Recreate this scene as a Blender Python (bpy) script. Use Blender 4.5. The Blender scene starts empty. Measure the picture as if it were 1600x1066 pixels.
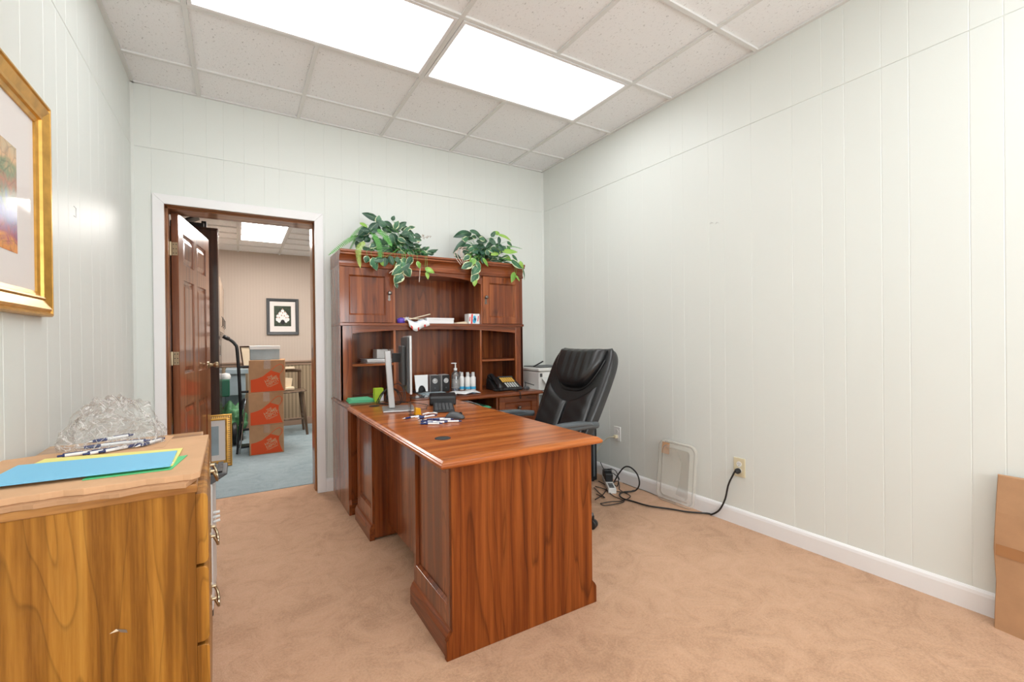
import bpy, bmesh, math, random
from mathutils import Vector, Matrix, noise
random.seed(7)
PI = math.pi
S = bpy.context.scene
COL = S.collection

# ------------------------------------------------------------------ camera
CAMZ = 1.151
YAW, PITCH, ROLL, FPX = .5424, -.0036, -.011, 707.02
cam_d = bpy.data.cameras.new('camera'); cam = bpy.data.objects.new('camera', cam_d); COL.objects.link(cam)
cam_d.sensor_width = 36; cam_d.lens = FPX/1600*36; cam_d.clip_start = .05; cam_d.clip_end = 60
fw = Vector((math.sin(YAW)*math.cos(PITCH), math.cos(YAW)*math.cos(PITCH), math.sin(PITCH)))
rt0 = Vector((math.cos(YAW), -math.sin(YAW), 0)); up0 = rt0.cross(fw)
rt = rt0*math.cos(ROLL)+up0*math.sin(ROLL); up = up0*math.cos(ROLL)-rt0*math.sin(ROLL)
cam.matrix_world = Matrix(((rt.x, up.x, -fw.x, 0), (rt.y, up.y, -fw.y, 0), (rt.z, up.z, -fw.z, CAMZ), (0, 0, 0, 1)))
S.camera = cam
# ------------------------------------------------------------------ world / exposure
w = bpy.data.worlds.new('world'); S.world = w; w.use_nodes = True
w.node_tree.nodes['Background'].inputs[0].default_value = (.8, .85, .9, 1)
w.node_tree.nodes['Background'].inputs[1].default_value = .3
S.view_settings.view_transform = 'Standard'; S.view_settings.look = 'None'
S.view_settings.exposure = 0.10; S.view_settings.gamma = 1
LAMP = 6.1          # office troffer diffusers
LAMP_FAR = 25.0      # troffers in the room beyond the doorway

fill_lamp_d = bpy.data.lights.new('added_fill_light', 'AREA'); fill_lamp_d.shape = 'RECTANGLE'; fill_lamp_d.size = 1.7; fill_lamp_d.size_y = 1.15
fill_lamp_d.energy = 74; fill_lamp_d.color = (.93, .97, 1)
fill_lamp = bpy.data.objects.new('added_fill_light', fill_lamp_d); COL.objects.link(fill_lamp); fill_lamp.location = (1.0, -2.36, 1.50); fill_lamp.rotation_euler = (math.radians(122), 0, 0)     # unseen fill added behind the camera, tilted up to brighten the ceiling

def pix(px, py, ax, val):
    """a measured point: where the sight line to a photo pixel meets a plane of the room"""
    d = fw + rt*((px-800)/FPX) - up*((py-533)/FPX)
    i = 'xyz'.index(ax); o = (0, 0, CAMZ)
    t = (val-o[i])/d[i]
    return Vector(o)+d*t

# ------------------------------------------------------------------ materials
def mat(name):
    m = bpy.data.materials.new(name); m.use_nodes = True
    nt = m.node_tree; b = nt.nodes['Principled BSDF']
    return m, nt, b
def N(nt, t, **k):
    n = nt.nodes.new(t)
    for a, v in k.items():
        if a.startswith('_'): setattr(n, a[1:], v)
        else: n.inputs[int(a[1:]) if a[0] == 'i' and a[1:].isdigit() else a.replace('_', ' ')].default_value = v
    return n
def plain(name, c, rough=.5, metal=0, spec=.5, coat=0, bump=0, bscale=200, var=0, vscale=8):
    m, nt, b = mat(name)
    b.inputs['Base Color'].default_value = (*c, 1); b.inputs['Roughness'].default_value = rough
    b.inputs['Metallic'].default_value = metal; b.inputs['Specular IOR Level'].default_value = spec
    b.inputs['Coat Weight'].default_value = coat; b.inputs['Coat Roughness'].default_value = .15
    tc = N(nt, 'ShaderNodeTexCoord')
    if var:
        n = N(nt, 'ShaderNodeTexNoise', Scale=vscale, Detail=4.0); nt.links.new(tc.outputs['Object'], n.inputs['Vector'])
        r = N(nt, 'ShaderNodeMapRange', From_Min=.3, From_Max=.7, To_Min=1-var, To_Max=1+var); nt.links.new(n.outputs[0], r.inputs['Value'])
        mx = N(nt, 'ShaderNodeVectorMath', _operation='SCALE'); mx.inputs[0].default_value = c
        nt.links.new(r.outputs[0], mx.inputs['Scale']); nt.links.new(mx.outputs[0], b.inputs['Base Color'])
    if bump:
        n = N(nt, 'ShaderNodeTexNoise', Scale=float(bscale), Detail=3.0); nt.links.new(tc.outputs['Object'], n.inputs['Vector'])
        bp = N(nt, 'ShaderNodeBump', Strength=bump, Distance=.004); nt.links.new(n.outputs[0], bp.inputs['Height']); nt.links.new(bp.outputs[0], b.inputs['Normal'])
    return m
def wood(name, dark, mid, light, grain='z', rough=.42, coat=.7, cath=10., size=1., off=(0, 0, 0), lines=.8, spec=.2):
    m, nt, b = mat(name)
    L = nt.links.new
    tc = N(nt, 'ShaderNodeTexCoord')
    def mapped(a, g):
        s = {'x': (g, a, a), 'y': (a, g, a), 'z': (a, a, g)}[grain]
        mp = N(nt, 'ShaderNodeMapping'); mp.inputs['Scale'].default_value = [q*size for q in s]; mp.inputs['Location'].default_value = off
        L(tc.outputs['Object'], mp.inputs['Vector']); return mp.outputs[0]
    n1 = N(nt, 'ShaderNodeTexNoise', Scale=1., Detail=2., Roughness=.45, Distortion=.25); L(mapped(6.5, .55), n1.inputs['Vector'])
    mul = N(nt, 'ShaderNodeMath', _operation='MULTIPLY', i1=float(cath)); L(n1.outputs[0], mul.inputs[0])
    pp = N(nt, 'ShaderNodeMath', _operation='FRACT'); L(mul.outputs[0], pp.inputs[0])
    r1 = N(nt, 'ShaderNodeValToRGB'); L(pp.outputs[0], r1.inputs[0])
    e = r1.color_ramp.elements; e[0].position = 0; e[0].color = (1, 1, 1, 1); e[1].position = 1; e[1].color = (1, 1, 1, 1)
    for p, v in ((.10, 1), (.17, .0), (.26, .7), (.7, 1)):
        q = e.new(p); q.color = (v, v, v, 1)
    n2 = N(nt, 'ShaderNodeTexNoise', Scale=1., Detail=3., Roughness=.6); L(mapped(21, .4), n2.inputs['Vector'])   # bands
    n3 = N(nt, 'ShaderNodeTexNoise', Scale=1., Detail=4., Roughness=.7); L(mapped(150, 6), n3.inputs['Vector'])   # fibres
    cr = N(nt, 'ShaderNodeValToRGB'); e = cr.color_ramp.elements
    e[0].position = .32; e[0].color = (*dark, 1); e[1].position = .68; e[1].color = (*light, 1); q = e.new(.5); q.color = (*mid, 1)
    ad = N(nt, 'ShaderNodeMath', _operation='MULTIPLY_ADD', i1=.32); L(n3.outputs[0], ad.inputs[0])
    sc = N(nt, 'ShaderNodeMath', _operation='MULTIPLY_ADD', i1=1.1, i2=-.21); L(n2.outputs[0], sc.inputs[0]); L(sc.outputs[0], ad.inputs[2])
    L(ad.outputs[0], cr.inputs[0])
    mx = N(nt, 'ShaderNodeMix', _data_type='RGBA', _blend_type='MULTIPLY'); mx.inputs[0].default_value = lines
    L(cr.outputs[0], mx.inputs[6])
    r2 = N(nt, 'ShaderNodeMapRange', To_Min=.5, To_Max=1.03); L(r1.outputs[0], r2.inputs['Value'])
    L(r2.outputs[0], mx.inputs[7]); L(mx.outputs[2], b.inputs['Base Color'])
    b.inputs['Roughness'].default_value = rough; b.inputs['Coat Weight'].default_value = coat; b.inputs['Coat Roughness'].default_value = .12
    b.inputs['Specular IOR Level'].default_value = spec
    bp = N(nt, 'ShaderNodeBump', Strength=.12, Distance=.001); L(n3.outputs[0], bp.inputs['Height']); L(bp.outputs[0], b.inputs['Normal'])
    return m
def carpet(name, a, b_, c, s=1., big=1.0):
    m, nt, b = mat(name); L = nt.links.new
    tc = N(nt, 'ShaderNodeTexCoord')
    n1 = N(nt, 'ShaderNodeTexNoise', Scale=1.1*big, Detail=5., Roughness=.62, Distortion=.6); L(tc.outputs['Object'], n1.inputs['Vector'])
    n2 = N(nt, 'ShaderNodeTexNoise', Scale=120.*s, Detail=3., Roughness=.7); L(tc.outputs['Object'], n2.inputs['Vector'])
    n4 = N(nt, 'ShaderNodeTexNoise', Scale=7., Detail=5., Roughness=.7, Distortion=1.2); L(tc.outputs['Object'], n4.inputs['Vector'])
    m1 = N(nt, 'ShaderNodeMath', _operation='MULTIPLY_ADD', i1=.45); L(n2.outputs[0], m1.inputs[0])
    m2 = N(nt, 'ShaderNodeMath', _operation='MULTIPLY_ADD', i1=.55); L(n4.outputs[0], m2.inputs[0])
    m3 = N(nt, 'ShaderNodeMath', _operation='MULTIPLY', i1=.55); L(n1.outputs[0], m3.inputs[0])
    L(m3.outputs[0], m2.inputs[2]); L(m2.outputs[0], m1.inputs[2])
    cr = N(nt, 'ShaderNodeValToRGB'); e = cr.color_ramp.elements
    e[0].position = .58; e[0].color = (*a, 1); e[1].position = .95; e[1].color = (*c, 1); q = e.new(.76); q.color = (*b_, 1)
    L(m1.outputs[0], cr.inputs[0]); L(cr.outputs[0], b.inputs['Base Color'])
    b.inputs['Roughness'].default_value = .95; b.inputs['Specular IOR Level'].default_value = .1; b.inputs['Sheen Weight'].default_value = .15
    n3 = N(nt, 'ShaderNodeTexNoise', Scale=380., Detail=2.); L(tc.outputs['Object'], n3.inputs['Vector'])
    bp = N(nt, 'ShaderNodeBump', Strength=.5, Distance=.006); L(n3.outputs[0], bp.inputs['Height'])
    bp2 = N(nt, 'ShaderNodeBump', Strength=.35, Distance=.03); L(n4.outputs[0], bp2.inputs['Height']); L(bp.outputs[0], bp2.inputs['Normal'])
    L(bp2.outputs[0], b.inputs['Normal'])
    return m
def emis(name, c, s, bands=None):
    m, nt, b = mat(name); L = nt.links.new
    nt.nodes.remove(b); e = N(nt, 'ShaderNodeEmission'); e.inputs[0].default_value = (*c, 1); e.inputs[1].default_value = s
    L(e.outputs[0], nt.nodes['Material Output'].inputs[0])
    if bands:      # the two fluorescent tubes glow through the prismatic diffuser
        tc = N(nt, 'ShaderNodeTexCoord'); sp = N(nt, 'ShaderNodeSeparateXYZ'); L(tc.outputs['Object'], sp.inputs[0])
        ab = N(nt, 'ShaderNodeMath', _operation='ABSOLUTE'); L(sp.outputs[bands], ab.inputs[0])
        su = N(nt, 'ShaderNodeMath', _operation='SUBTRACT', i1=.125); L(ab.outputs[0], su.inputs[0])
        a2 = N(nt, 'ShaderNodeMath', _operation='ABSOLUTE'); L(su.outputs[0], a2.inputs[0])
        mr = N(nt, 'ShaderNodeMapRange', From_Min=0., From_Max=.13, To_Min=s*1.5, To_Max=s*.55, _interpolation_type='SMOOTHSTEP'); L(a2.outputs[0], mr.inputs['Value'])
        L(mr.outputs[0], e.inputs[1])
    return m
def clear(name, tint=(1, 1, 1), gloss=.12, rough=.08, milk=.05, crinkle=0, cs=30, milkc=(.9, .9, .9), fres=1.0):
    m, nt, b = mat(name); L = nt.links.new; nt.nodes.remove(b)
    t = N(nt, 'ShaderNodeBsdfTransparent'); t.inputs[0].default_value = (*tint, 1)
    g = N(nt, 'ShaderNodeBsdfGlossy'); g.inputs['Roughness'].default_value = rough
    d = N(nt, 'ShaderNodeBsdfDiffuse'); d.inputs[0].default_value = (*milkc, 1)
    m1 = N(nt, 'ShaderNodeMixShader', i0=milk); L(t.outputs[0], m1.inputs[1]); L(d.outputs[0], m1.inputs[2])
    fr = N(nt, 'ShaderNodeFresnel', IOR=1.4)
    ad = N(nt, 'ShaderNodeMath', _operation='MULTIPLY_ADD', i1=fres, i2=gloss*.4); L(fr.outputs[0], ad.inputs[0])
    m2 = N(nt, 'ShaderNodeMixShader'); L(ad.outputs[0], m2.inputs[0]); L(m1.outputs[0], m2.inputs[1]); L(g.outputs[0], m2.inputs[2])
    L(m2.outputs[0], nt.nodes['Material Output'].inputs[0])
    if crinkle == 2:     # stretched creases in the film scatter white
        tc = N(nt, 'ShaderNodeTexCoord'); n = N(nt, 'ShaderNodeTexNoise', Scale=float(cs), Detail=4., Distortion=2.2); L(tc.outputs['Object'], n.inputs['Vector'])
        s_ = N(nt, 'ShaderNodeMath', _operation='SUBTRACT', i1=.5); L(n.outputs[0], s_.inputs[0]); a_ = N(nt, 'ShaderNodeMath', _operation='ABSOLUTE'); L(s_.outputs[0], a_.inputs[0])
        r_ = N(nt, 'ShaderNodeMapRange', From_Min=0., From_Max=.03, To_Min=.75, To_Max=milk, _interpolation_type='SMOOTHSTEP'); L(a_.outputs[0], r_.inputs['Value']); L(r_.outputs[0], m1.inputs[0])
        t2 = N(nt, 'ShaderNodeBsdfTranslucent'); t2.inputs[0].default_value = (1, 1, 1, 1); ad2 = N(nt, 'ShaderNodeMixShader', i0=.5); L(d.outputs[0], ad2.inputs[1]); L(t2.outputs[0], ad2.inputs[2]); L(ad2.outputs[0], m1.inputs[2])
    if crinkle:
        tc = N(nt, 'ShaderNodeTexCoord'); n = N(nt, 'ShaderNodeTexNoise', Scale=float(cs), Detail=3., Distortion=1.5); L(tc.outputs['Object'], n.inputs['Vector'])
        bp = N(nt, 'ShaderNodeBump', Strength=crinkle, Distance=.02); L(n.outputs[0], bp.inputs['Height'])
        L(bp.outputs[0], g.inputs['Normal']); L(bp.outputs[0], fr.inputs['Normal'])
    return m
def fissured(name):
    m, nt, b = mat(name); L = nt.links.new
    tc = N(nt, 'ShaderNodeTexCoord')
    mp = N(nt, 'ShaderNodeMapping'); mp.inputs['Scale'].default_value = (1, .55, 1); L(tc.outputs['Object'], mp.inputs[0])
    n = N(nt, 'ShaderNodeTexNoise', Scale=110., Detail=3., Roughness=.6, Distortion=.8); L(mp.outputs[0], n.inputs['Vector'])
    cr = N(nt, 'ShaderNodeValToRGB'); e = cr.color_ramp.elements
    e[0].position = .30; e[0].color = (.60, .60, .60, 1); e[1].position = .39; e[1].color = (.95, .955, .96, 1)
    L(n.outputs[0], cr.inputs[0]); L(cr.outputs[0], b.inputs['Base Color'])
    bp = N(nt, 'ShaderNodeBump', Strength=.5, Distance=.004); L(n.outputs[0], bp.inputs['Height']); L(bp.outputs[0], b.inputs['Normal'])
    b.inputs['Roughness'].default_value = .95; b.inputs['Specular IOR Level'].default_value = .1
    return m
def stripes(name, c1, c2, axis, period, rough=.7, soft=.3):
    m, nt, b = mat(name); L = nt.links.new
    tc = N(nt, 'ShaderNodeTexCoord'); sp = N(nt, 'ShaderNodeSeparateXYZ'); L(tc.outputs['Object'], sp.inputs[0])
    mu = N(nt, 'ShaderNodeMath', _operation='MULTIPLY', i1=2*PI/period); L(sp.outputs[axis], mu.inputs[0])
    si = N(nt, 'ShaderNodeMath', _operation='SINE'); L(mu.outputs[0], si.inputs[0])
    mr = N(nt, 'ShaderNodeMapRange', From_Min=-soft, From_Max=soft); L(si.outputs[0], mr.inputs['Value'])
    mx = N(nt, 'ShaderNodeMix', _data_type='RGBA'); mx.inputs[6].default_value = (*c1, 1); mx.inputs[7].default_value = (*c2, 1)
    L(mr.outputs[0], mx.inputs[0]); L(mx.outputs[2], b.inputs['Base Color']); b.inputs['Roughness'].default_value = rough
    return m
def leafmat(name, g1, g2, cream, edge):
    """variegated leaf: UV x across the blade (0..1), y from stalk to tip"""
    m, nt, b = mat(name); L = nt.links.new
    uv = N(nt, 'ShaderNodeTexCoord'); sp = N(nt, 'ShaderNodeSeparateXYZ'); L(uv.outputs['UV'], sp.inputs[0])
    a = N(nt, 'ShaderNodeMath', _operation='SUBTRACT', i1=.5); L(sp.outputs[0], a.inputs[0])
    ab = N(nt, 'ShaderNodeMath', _operation='ABSOLUTE'); L(a.outputs[0], ab.inputs[0])
    n = N(nt, 'ShaderNodeTexNoise', Scale=28., Detail=3.); L(uv.outputs['Object'], n.inputs['Vector'])
    n2 = N(nt, 'ShaderNodeTexNoise', Scale=9., Detail=1.); L(uv.outputs['Object'], n2.inputs['Vector'])
    mx = N(nt, 'ShaderNodeMix', _data_type='RGBA'); mx.inputs[6].default_value = (*g1, 1); mx.inputs[7].default_value = (*g2, 1)
    r = N(nt, 'ShaderNodeMapRange', From_Min=.42, From_Max=.58); L(n2.outputs[0], r.inputs['Value']); L(r.outputs[0], mx.inputs[0])
    s = N(nt, 'ShaderNodeMath', _operation='MULTIPLY_ADD', i1=.6); L(n.outputs[0], s.inputs[0]); L(ab.outputs[0], s.inputs[2])
    r2 = N(nt, 'ShaderNodeMapRange', From_Min=edge, From_Max=edge+.05); L(s.outputs[0], r2.inputs['Value'])
    m2 = N(nt, 'ShaderNodeMix', _data_type='RGBA'); m2.inputs[7].default_value = (*cream, 1); L(mx.outputs[2], m2.inputs[6]); L(r2.outputs[0], m2.inputs[0])
    vn = N(nt, 'ShaderNodeMapRange', From_Min=.0, From_Max=.03, To_Min=.55, To_Max=0.); L(ab.outputs[0], vn.inputs['Value'])
    m3 = N(nt, 'ShaderNodeMix', _data_type='RGBA'); m3.inputs[7].default_value = (.35, .45, .22, 1); L(m2.outputs[2], m3.inputs[6]); L(vn.outputs[0], m3.inputs[0])
    L(m3.outputs[2], b.inputs['Base Color']); b.inputs['Roughness'].default_value = .38
    b.inputs['Specular IOR Level'].default_value = .5
    return m
def artmat(name):
    m, nt, b = mat(name); L = nt.links.new
    tc = N(nt, 'ShaderNodeTexCoord'); sp = N(nt, 'ShaderNodeSeparateXYZ'); L(tc.outputs['Object'], sp.inputs[0])
    n = N(nt, 'ShaderNodeTexNoise', Scale=11., Detail=5., Roughness=.65, Distortion=1.4); L(tc.outputs['Object'], n.inputs['Vector'])
    ma = N(nt, 'ShaderNodeMath', _operation='MULTIPLY_ADD', i1=.16); L(n.outputs[0], ma.inputs[0]); L(sp.outputs[2], ma.inputs[2])
    mr = N(nt, 'ShaderNodeMapRange', From_Min=.22, From_Max=.66); L(ma.outputs[0], mr.inputs['Value'])
    cr = N(nt, 'ShaderNodeValToRGB'); e = cr.color_ramp.elements
    e[0].position = 0; e[0].color = (.75, .12, .03, 1); e[1].position = 1; e[1].color = (.80, .62, .50, 1)
    for p, c in ((.12, (.85, .35, .08)), (.2, (.45, .08, .12)), (.30, (.08, .08, .32)), (.38, (.10, .14, .40)), (.46, (.16, .22, .12)), (.55, (.50, .18, .08)), (.62, (.20, .26, .10)), (.70, (.75, .45, .22)), (.85, (.62, .50, .30))):
        q = e.new(p); q.color = (*c, 1)
    L(mr.outputs[0], cr.inputs[0])
    v = N(nt, 'ShaderNodeTexVoronoi', Scale=22., _feature='DISTANCE_TO_EDGE'); L(tc.outputs['Object'], v.inputs['Vector'])
    r3 = N(nt, 'ShaderNodeMapRange', From_Max=.05, To_Min=.45, To_Max=1.); L(v.outputs[0], r3.inputs['Value'])
    mx = N(nt, 'ShaderNodeMix', _data_type='RGBA', _blend_type='MULTIPLY'); mx.inputs[0].default_value = .7
    L(cr.outputs[0], mx.inputs[6]); L(r3.outputs[0], mx.inputs[7]); L(mx.outputs[2], b.inputs['Base Color']); b.inputs['Roughness'].default_value = .25
    return m

M = {}
M['wall'] = plain('wall_paint', (.76, .785, .745), .42, bump=.05, bscale=60, spec=.35)
M['white'] = plain('white_trim_paint', (.86, .85, .85), .35)
M['tile'] = fissured('fissured_ceiling_tile')
M['grid'] = plain('ceiling_grid_paint', (.78, .78, .76), .5)
M['carpet'] = carpet('tan_carpet', (.44, .255, .15), (.60, .36, .222), (.68, .42, .27))
M['bluecarpet'] = carpet('blue_carpet', (.20, .27, .30), (.30, .385, .415), (.38, .47, .50), big=1.5)
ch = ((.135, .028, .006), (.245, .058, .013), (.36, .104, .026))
M['cherry'] = wood('cherry_laminate_upright', *ch, grain='z')
M['cherry_end'] = wood('cherry_laminate_end', (.115, .024, .005), (.205, .048, .009), (.31, .084, .017), grain='z', coat=.08, spec=.12, cath=12, off=(0, 0, 3))
M['cherry_x'] = wood('cherry_laminate_across', *ch, grain='x', off=(3, 1, 2))
M['cherry_y'] = wood('cherry_laminate_deep', *ch, grain='y', off=(1, 4, 2))
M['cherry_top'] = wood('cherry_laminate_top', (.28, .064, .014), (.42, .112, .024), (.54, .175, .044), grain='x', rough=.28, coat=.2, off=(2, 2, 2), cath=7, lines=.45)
M['cherry_b'] = wood('cherry_laminate_second', *ch, grain='z', off=(5, 3, 8), cath=13, coat=1.)
M['oak'] = wood('honey_oak_laminate', (.22, .080, .009), (.40, .165, .022), (.54, .26, .045), grain='z', rough=.42, coat=.2, size=1.1, off=(2, 0, 0), cath=19, lines=.6)
M['oak_y'] = wood('honey_oak_edge', (.30, .12, .03), (.46, .21, .055), (.58, .31, .10), grain='x', rough=.35, cath=6, lines=.35)
mh = ((.14, .042, .016), (.25, .085, .036), (.34, .13, .06))
M['mahog'] = wood('mahogany_door', *mh, grain='z', rough=.3, cath=5, lines=.3, coat=1.)
M['jamb'] = wood('stained_jamb', (.20, .07, .022), (.33, .13, .045), (.42, .19, .075), grain='z', rough=.4, cath=5, lines=.3)
M['jamb_x'] = wood('stained_jamb_head', (.20, .07, .022), (.33, .13, .045), (.42, .19, .075), grain='x', rough=.4, cath=5, lines=.3)
M['darkwood'] = wood('dark_walnut_veneer', (.030, .012, .007), (.055, .022, .012), (.085, .035, .02), grain='z', rough=.45, cath=5, lines=.3)
M['tanwood'] = wood('tan_cabinet_veneer', (.30, .20, .13), (.42, .30, .21), (.50, .37, .27), grain='z', rough=.5, cath=5, lines=.3)
M['chairwood'] = wood('weathered_brown_wood', (.09, .055, .035), (.15, .095, .06), (.22, .15, .10), grain='z', rough=.5, cath=5, lines=.3)
M['card'] = plain('corrugated_cardboard', (.50, .285, .155), .85, spec=.15, var=.07, vscale=14, bump=.12, bscale=90)
M['cardlt'] = plain('light_cardboard', (.66, .40, .23), .85, spec=.15, var=.06, vscale=9, bump=.15, bscale=60)
M['tape'] = plain('brown_packing_tape', (.42, .20, .085), .25, spec=.6)
M['tapec'] = clear('clear_packing_tape', gloss=.1, rough=.25, milk=.05, fres=.5)
M['leather'] = plain('black_bonded_leather', (.012, .012, .013), .27, spec=.6, bump=.25, bscale=260)
M['leatherside'] = plain('dark_grey_vinyl', (.035, .036, .038), .45, spec=.5, bump=.2, bscale=260)
M['blk'] = plain('black_plastic', (.014, .014, .015), .38)
M['blkm'] = plain('matte_black_plastic', (.022, .023, .025), .6)
M['dgrey'] = plain('dark_grey_plastic', (.075, .08, .085), .45)
M['gunmetal'] = plain('grey_armrest_plastic', (.10, .115, .125), .4)
M['silver'] = plain('silver_plastic', (.50, .50, .50), .35, metal=.4)
M['chrome'] = plain('polished_steel', (.72, .72, .72), .15, metal=1)
M['brass'] = plain('aged_brass', (.50, .41, .27), .28, metal=1)
M['pewter'] = plain('antique_pewter', (.22, .19, .17), .3, metal=1)
M['gold'] = plain('gilded_frame', (.66, .36, .075), .32, metal=.55, var=.15, vscale=25)
M['goldlt'] = plain('gilded_frame_edge', (.70, .45, .20), .4, metal=.4)
M['matboard'] = plain('white_mat_board', (.84, .79, .76), .8)
M['paper'] = plain('white_paper', (.86, .86, .86), .7)
M['cream'] = plain('cream_paper', (.80, .66, .48), .7)
M['blue'] = plain('light_blue_folder', (.20, .55, .80), .6)
M['yellow'] = plain('yellow_folder', (.86, .80, .24), .6)
M['green'] = plain('bright_green_paper', (.10, .60, .24), .6)
M['mint'] = plain('mint_paper', (.16, .62, .34), .6)
M['lime'] = plain('lime_box_card', (.50, .72, .04), .5)
M['dgreen'] = plain('dark_green_plastic', (.015, .13, .07), .45)
M['bag'] = plain('green_woven_bag', (.07, .22, .09), .5, var=.4, vscale=18, bump=.6, bscale=25)
M['ivory'] = plain('ivory_plastic', (.72, .64, .44), .35)
M['wplastic'] = plain('white_plastic', (.82, .82, .80), .35)
M['wplastic2'] = plain('offwhite_plastic', (.66, .67, .66), .4)
M['navy'] = plain('navy_barrel', (.02, .035, .14), .25)
M['amber'] = plain('amber_plastic', (.75, .36, .01), .2)
M['purple'] = plain('purple_foil', (.12, .06, .45), .3)
M['redp'] = plain('red_print', (.75, .06, .05), .4)
M['bluep'] = plain('blue_print', (.05, .42, .70), .4)
M['orange'] = plain('orange_red_print', (.74, .085, .015), .75)
M['phonekey'] = plain('yellow_key_labels', (.85, .50, .10), .5)
M['rubber'] = plain('black_cable_rubber', (.012, .012, .012), .45)
M['screen'] = plain('dark_screen', (.01, .01, .012), .12)
M['wallpaper'] = stripes('tan_striped_wallpaper', (.575, .485, .41), (.595, .505, .43), 0, .035, .8, 1.2)
M['wains'] = stripes('brown_beadboard', (.27, .195, .12), (.42, .32, .21), 0, .045, .5, .7)
M['rail'] = plain('brown_rail_paint', (.36, .24, .17), .4)
M['bottle'] = clear('clear_bottle_plastic', (.93, .96, 1), .2, .05, .08)
M['gel'] = clear('sanitizer_gel', (.80, .88, .97), .2, .05, .10, milkc=(.7, .8, .9))
M['lid'] = clear('clear_lid_plastic', (.98, .975, .96), .03, .35, .24, milkc=(.84, .81, .74), fres=.12)
M['plasticbag'] = clear('crinkled_polythene', (.995, .995, .995), .08, .2, .05, crinkle=2, cs=13, fres=.3, milkc=(.95, .95, .95))
M['glass'] = clear('picture_glass', (1, 1, 1), .02, .06, .0, fres=.04)
M['ivy'] = leafmat('variegated_ivy', (.018, .085, .04), (.05, .17, .08), (.62, .66, .40), .66)
M['pothos'] = leafmat('dark_pothos', (.010, .055, .026), (.035, .11, .055), (.35, .45, .30), .80)
M['begonia'] = leafmat('silver_begonia', (.07, .17, .12), (.14, .27, .20), (.03, .12, .07), .70)
M['limeleaf'] = leafmat('lime_leaf', (.16, .36, .05), (.30, .50, .09), (.60, .66, .30), .80)
M['fern'] = plain('fern_green', (.10, .34, .06), .5, var=.3, vscale=14)
M['fernlt'] = plain('pale_fern_green', (.34, .48, .10), .5, var=.25, vscale=14)
M['twig'] = plain('dry_twig', (.30, .18, .10), .7)
M['root'] = plain('pale_rope', (.60, .47, .40), .7)
M['art'] = artmat('abstract_watercolour')
M['photo'] = plain('dark_foliage_photo', (.035, .05, .03), .4, var=.6, vscale=40)
M['skin'] = plain('printed_skin_tone', (.50, .30, .22), .6)
M['bluegrey'] = plain('misty_print', (.34, .42, .46), .5, var=.15, vscale=6)
M['cab'] = plain('grey_carton_side', (.20, .14, .10), .8)

# ------------------------------------------------------------------ geometry helpers (all in metres)
def BM(): return bmesh.new()
def box(bm, x0, x1, y0, y1, z0, z1, mi=0, rot=None, ctr=None):
    vs = [bm.verts.new((x, y, z)) for x in (x0, x1) for y in (y0, y1) for z in (z0, z1)]
    for q in ((0, 1, 3, 2), (4, 6, 7, 5), (0, 4, 5, 1), (2, 3, 7, 6), (0, 2, 6, 4), (1, 5, 7, 3)):
        f = bm.faces.new([vs[i] for i in q]); f.material_index = mi
    if rot is not None:
        c = Vector(ctr) if ctr else Vector(((x0+x1)/2, (y0+y1)/2, (z0+z1)/2))
        for v in vs: v.co = rot @ (v.co-c)+c
    return vs
def prism(bm, pts, axis, a0, a1, mi=0):
    def P(p, a): return {'x': (a, p[0], p[1]), 'y': (p[0], a, p[1]), 'z': (p[0], p[1], a)}[axis]
    A = [bm.verts.new(P(p, a0)) for p in pts]; B = [bm.verts.new(P(p, a1)) for p in pts]
    n = len(pts); fs = [bm.faces.new(A), bm.faces.new(B[::-1])]
    for i in range(n): fs.append(bm.faces.new((A[i], B[i], B[(i+1) % n], A[(i+1) % n])))
    for f in fs: f.material_index = mi
    return A+B
def poly(bm, pts, mi=0):
    f = bm.faces.new([bm.verts.new(p) for p in pts]); f.material_index = mi; return f
def smoothpath(pts, n=6):
    pts = [Vector(p) for p in pts]; out = []
    for i in range(len(pts)-1):
        p0 = pts[max(i-1, 0)]; p1 = pts[i]; p2 = pts[i+1]; p3 = pts[min(i+2, len(pts)-1)]
        for k in range(n):
            t = k/n; out.append(.5*((2*p1)+(-p0+p2)*t+(2*p0-5*p1+4*p2-p3)*t*t+(-p0+3*p1-3*p2+p3)*t**3))
    out.append(pts[-1]); return out
def tube(bm, pts, r, seg=8, smooth=0, mi=0, taper=None):
    pts = smoothpath(pts, smooth) if smooth else [Vector(p) for p in pts]
    rings = []; prev = None; n = len(pts)
    for i, p in enumerate(pts):
        d = (pts[min(i+1, n-1)]-pts[max(i-1, 0)])
        if d.length < 1e-7: d = Vector((0, 0, 1))
        d.normalize()
        if prev is None:
            a = Vector((0, 0, 1)) if abs(d.z) < .9 else Vector((1, 0, 0)); u = d.cross(a).normalized()
        else:
            u = prev-d*prev.dot(d); u = u.normalized() if u.length > 1e-6 else d.orthogonal().normalized()
        prev = u; v = d.cross(u)
        rr = r if not taper else r*(taper[0]+(taper[1]-taper[0])*i/(n-1))
        rings.append([bm.verts.new(p+(u*math.cos(2*PI*k/seg)+v*math.sin(2*PI*k/seg))*rr) for k in range(seg)])
    for a, b in zip(rings, rings[1:]):
        for k in range(seg): bm.faces.new((a[k], a[(k+1) % seg], b[(k+1) % seg], b[k])).material_index = mi
    bm.faces.new(rings[0][::-1]).material_index = mi; bm.faces.new(rings[-1]).material_index = mi
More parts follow.
